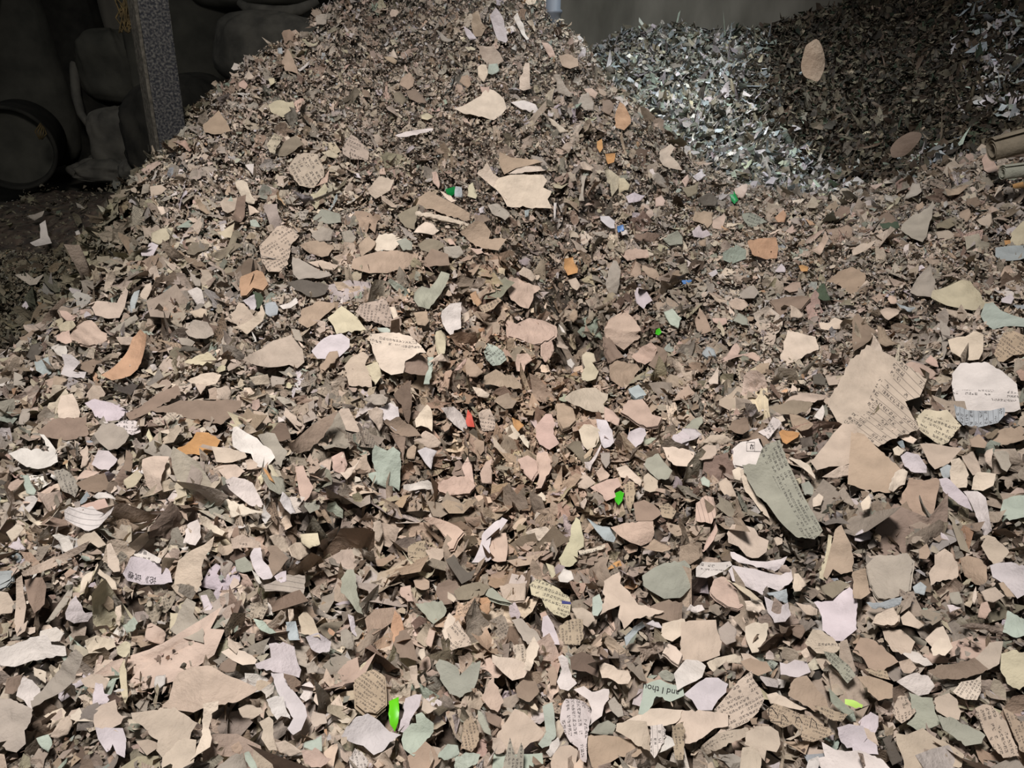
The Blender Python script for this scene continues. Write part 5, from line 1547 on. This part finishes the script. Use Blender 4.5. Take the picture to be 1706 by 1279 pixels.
p1 = on(190, 5.35, .12)
sack('stuffed_sack', 'full grey sack lying low behind the post, tied at one corner', on(222, 4.95, .12) , (.42, .38, .38), (0, 0, .3), 5.2, M_SACK2, folds=.06)
sack('stuffed_sack', 'dust-covered sack stacked on the tied sack beside the bulk bag', on(208, 5.0, .51), (.44, .38, .44), (.05, .08, -.2), 8.4, M_SACK, folds=.07)
bm = bmesh.new(); q = at(172, 112, 4.78)
tube_bm(bm, [q + np.array(v) for v in ((-.02, 0, .03), (-.005, -.01, .012), (.004, 0, -.01), (.018, 0, -.03))], [.012, .018, .014, .006], 8)
tag(bm_obj('paper_knot', bm, M_SACK2), 'small pale twist of paper between two stacked sacks', 'paper scrap')
sack('folded_sack', 'grey folded sack resting behind the ridge of the heap', on(470, 4.55, .62), (.72, .5, .44), (0, .10, .15), 11.7, M_SACK2, folds=.055, e1=.7)
sack('folded_sack', 'limp dark sack with an open mouth on top of the grey folded sack', on(455, 4.75, 1.06), (.92, .5, .26), (0, -.06, .1), 14.2, M_SACK, folds=.07, e1=.8)
sack('slumped_sack', 'dark slumped sack just behind the speckled post', on(340, 4.3, .16), (.60, .48, .60), (0, -.12, -.2), 17.9, M_DARK, folds=.08)
sack('slumped_sack', 'upright dark sack under the limp open sack', on(520, 4.95, .1), (.66, .44, .48), (0, 0, .1), 21.0, M_DARK, folds=.06)
sack('tall_sack', 'added dark sack filling the pale gap between the bulk bag and the dusty sacks', on(165, 5.22, .05), (.5, .24, 1.45), (0, 0, 0), 40.4, M_DARK, folds=.05, e1=.4)  # added sack, hides the lighter wall so the gap reads dark
sack('tall_sack', 'tall dark sack leaning on the wall beyond the post', on(345, 5.12, .15), (.7, .32, 1.3), (0, 0, .1), 25.5, M_SACK, folds=.05, e1=.4)
# the sack mouth: a rolled lip
bm = bmesh.new()
pts = [at(a, b, 4.40) for a, b in ((398, 4), (410, 13), (430, 17), (455, 20), (480, 20), (500, 16), (515, 9), (530, 1))]
tube_bm(bm, pts, [.02, .03, .034, .036, .036, .034, .028, .02], 12)
lip = bm_obj('sack_rim', bm, M_SACK2)
lp = next(o for o in bpy.data.objects if o.get('label', '').startswith('limp dark sack'))
bpy.context.view_layer.update()
lip.parent = lp; lip.matrix_parent_inverse = lp.matrix_world.inverted(); lip.name = 'mouth_hem'
sm_.matrix_parent_inverse = o.matrix_world.inverted(); sm_.rotation_euler = (0, 0, 0); sm_.location = p0

# drum lying on its side
dc = at(18, 248, 4.35); R = .235
drum = empty('round_drum', (dc[0], dc[1], dc[2] - R)); tag(drum, 'dark round drum lying on its side among dim shreds', 'drum')
bm = bmesh.new(); seg = 48; prof = [(R * .0, .42), (R * .93, .42), (R, .40), (R, .03), (R * 1.03, .012), (R * 1.03, -.012), (R * .97, -.016), (R * .93, 0), (R * .90, .05)]
rr = []
for k in range(seg):
    a = 2 * math.pi * k / seg
    rr.append([bm.verts.new((r * math.cos(a), y, r * math.sin(a) + R)) for r, y in prof[1:]])
for k in range(seg):
    for a in range(len(prof) - 2):
        bm.faces.new((rr[k][a], rr[(k + 1) % seg][a], rr[(k + 1) % seg][a + 1], rr[k][a + 1]))
bm.faces.new([rr[k][0] for k in range(seg)])
bm_obj('shell', bm, M_DARK, drum)
bm = bmesh.new(); vs = [bm.verts.new((R * .92 * math.cos(2 * math.pi * k / seg), .045 + .012 * math.sin(6 * math.pi * k / seg), R + R * .92 * math.sin(2 * math.pi * k / seg))) for k in range(seg)]
cvt = bm.verts.new((0, .06, R))
for k in range(seg): bm.faces.new((vs[k], vs[(k + 1) % seg], cvt))
bm_obj('end_panel', bm, M_SACK, drum); drum.rotation_euler = (0, 0, .35)
bm = bmesh.new()
for k in range(5):
    a = at(68 + k * 1.5, 205 + 2 * k, 4.2); b = at(66 + k, 232, 4.2)
    tube_bm(bm, [a, (a + b) / 2 + np.array([.012 * (k - 2), -.01, 0]), b], .004, 6)
tag(bm_obj('frayed_cord', bm, M_TWINE), 'frayed orange-brown cord hanging by the round drum', 'cord')
# dusty cloth on the floor
bm = bmesh.new()
V, F = sack_mesh((.46, .34, .16), 31.3, e1=.9, e2=.8, folds=.14, sag=.2)
o2 = mesh_obj('dusty_cloth', V, F, M_SACK2, smooth=True); o2.location = on(190, 4.85, .06); tag(o2, 'dusty crumpled cloth on the floor beneath the stacked sacks', 'cloth')
V, F = sack_mesh((.16, .2, .14), 33.9, e1=.9, e2=.8, folds=.12, neck=.5)
o2 = mesh_obj('paper_twist', V, F, M_SACK2, smooth=True); o2.location = on(226, 4.6, .12); tag(o2, 'pale twisted scrap standing next to the dusty cloth', 'paper scrap')

# the speckled post
pb = at(268, 262, 2.80); post = empty('wooden_post', (pb[0], pb[1], 0)); post.rotation_euler = (0, math.radians(3.9), math.radians(37))
post.rotation_mode = 'ZYX'
tag(post, 'speckled blue-grey square post rising out of the heap', 'post')
bm = bmesh.new(); box_bm(bm, (-.048, -.05, 0), (.054, .05, 3.2), .006); bm_obj('shaft', bm, M_POST, post, smooth=False)
bm = bmesh.new(); box_bm(bm, (-.060, -.050, 0), (-.0482, .05, 3.2), .003); e_ = bm_obj('edge_batten', bm, M_POSTEDGE, post, smooth=False); e_['label'] = 'pale dusty edge batten'
bm = bmesh.new(); tr = np.random.default_rng(8)
for k in range(60):
    a = at(tr.uniform(200, 240), tr.uniform(-60, -10), 2.86); b = at(tr.uniform(198, 236), tr.uniform(18, 62), 2.84)
    mid = (a + b) / 2 + tr.normal(size=3) * .02
    tube_bm(bm, [a, mid, b], .0035, 5)
tag(bm_obj('fibre_bundle', bm, M_TWINE), 'tangled brown fibre bundle hanging beside the speckled post', 'rope')
# board corner
bm = bmesh.new(); box_bm(bm, (-.10, -.012, -.5), (.10, .012, .62), .004); bo = bm_obj('wooden_board', bm, M_BOARD, smooth=False)
bo.location = at(-40, -10, 4.3); bo.rotation_euler = (0, math.radians(24), .2); tag(bo, 'brown board leaning at the bulk bag', 'board')

# bluish pipe behind the top of the heap
pp = at(921, 40, 3.30); bm = bmesh.new()
tube_bm(bm, [(0, 0, -.35), (0, 0, 0), (0, 0, .04), (0, 0, .045), (0, 0, .055), (0, 0, .06), (0, 0, 1.1)], [.036, .036, .036, .041, .041, .033, .033], 20)
pi = bm_obj('plastic_pipe', bm, M_PIPE); pi.location = pp; tag(pi, 'blue-grey plastic pipe standing behind the heap against the wall', 'pipe')

# two scraps in the air
def flying(ctr, d, pts, c, label, seed):
    i = len(SCRAPS); q = np.array(pts, float)
    rng = np.random.default_rng(seed)
    O = at(ctr[0], ctr[1], d); vn = ray(*ctr); vn = vn / np.linalg.norm(vn)
    n = -vn + rng.normal(size=3) * .22; n /= np.linalg.norm(n)
    ex = np.cross(np.array([0, 0, 1.]), n); ex /= np.linalg.norm(ex); ey = np.cross(n, ex)
    m = d / FPX; K = 28; V = []
    ang = np.linspace(0, 2 * np.pi, K, endpoint=False)
    rings = [np.array([[0, 0]])] + [q_ * r for r in (.35, .7, 1.0) for q_ in [np.stack([np.cos(ang) * pts[0] * (1 + .08 * np.sin(3 * ang + seed)), np.sin(ang) * pts[1] * (1 + .06 * np.cos(5 * ang))], -1)]]
    g = np.concatenate(rings) * m
    h = 6.0 * g[:, 0] ** 2 + 2.5 * g[:, 1] ** 2 * np.sign(g[:, 1])
    a = math.radians(pts[2]); gx = g[:, 0] * math.cos(a) - g[:, 1] * math.sin(a); gy = g[:, 0] * math.sin(a) + g[:, 1] * math.cos(a)
    top = gx[:, None] * ex + gy[:, None] * ey - h[:, None] * n; nv = len(top); bot = top - n * .0005
    F = [[0, 1 + k, 1 + (k + 1) % K] for k in range(K)]
    for r in range(2):
        F += [[1 + r * K + k, 1 + (r + 1) * K + k, 1 + (r + 1) * K + (k + 1) % K, 1 + r * K + (k + 1) % K] for k in range(K)]
    Fb = [[x + nv for x in f[::-1]] for f in F]; sd = [[1 + 2 * K + (k + 1) % K, 1 + 2 * K + k, 1 + 2 * K + k + nv, 1 + 2 * K + (k + 1) % K + nv] for k in range(K)]
    col = albedo(PAL[c])
    o = mesh_obj('paper_scrap', np.concatenate([top, bot]), F + Fb + sd, PAPER, smooth=False, col=np.tile(col, (2 * nv, 1)), txt=np.zeros(2 * nv), uv=np.zeros((2 * nv, 2)))
    o.location = O; tag(o, label, 'paper scrap')
flying((1357, 101), 2.9, (20, 32, 6), 't', 'cream oval scrap falling through the air before the brown bank', 3)
flying((1508, 240), 2.75, (15, 27, -35), 'k', 'tan scrap tumbling in the air low over the brown bank', 4)

# rolled paper at the flank
def roll(name, a, b, r, c, label):
    bm = bmesh.new(); a = Vector(a); b = Vector(b); t = (b - a).normalized(); u = t.orthogonal().normalized(); w = t.cross(u)
    seg = 40; turns = 2.2; rings = []
    for k in range(seg):
        th = turns * 2 * math.pi * k / (seg - 1); rad = r * (.45 + .55 * k / (seg - 1))
        o_ = (u * math.cos(th) + w * math.sin(th)) * rad
        rings.append((bm.verts.new(a + o_), bm.verts.new(a.lerp(b, .5) + o_ * 1.04), bm.verts.new(b + o_)))
    for A, B in zip(rings[:-1], rings[1:]):
        bm.faces.new((A[0], B[0], B[1], A[1])); bm.faces.new((A[1], B[1], B[2], A[2]))
    me_n = len(bm.verts)
    o = bm_obj(name, bm, PAPER)
    ca = o.data.color_attributes.new('Col', 'FLOAT_COLOR', 'POINT'); cc = np.ones((me_n, 4), np.float32); cc[:, :3] = albedo(PAL[c]); ca.data.foreach_set('color', cc.ravel())
    mo = o.modifiers.new('thick', 'SOLIDIFY'); mo.thickness = .0012
    tag(o, label, 'paper roll', 'paper rolls at the flank')
roll('paper_roll', at(1652, 250, 2.50), at(1760, 222, 2.46), .044, 'O', 'thick brownish paper roll lying above a thinner grey roll')
roll('paper_roll', at(1670, 288, 2.42), at(1770, 276, 2.40), .026, 'v', 'thinner grey paper roll lying under the brownish roll')
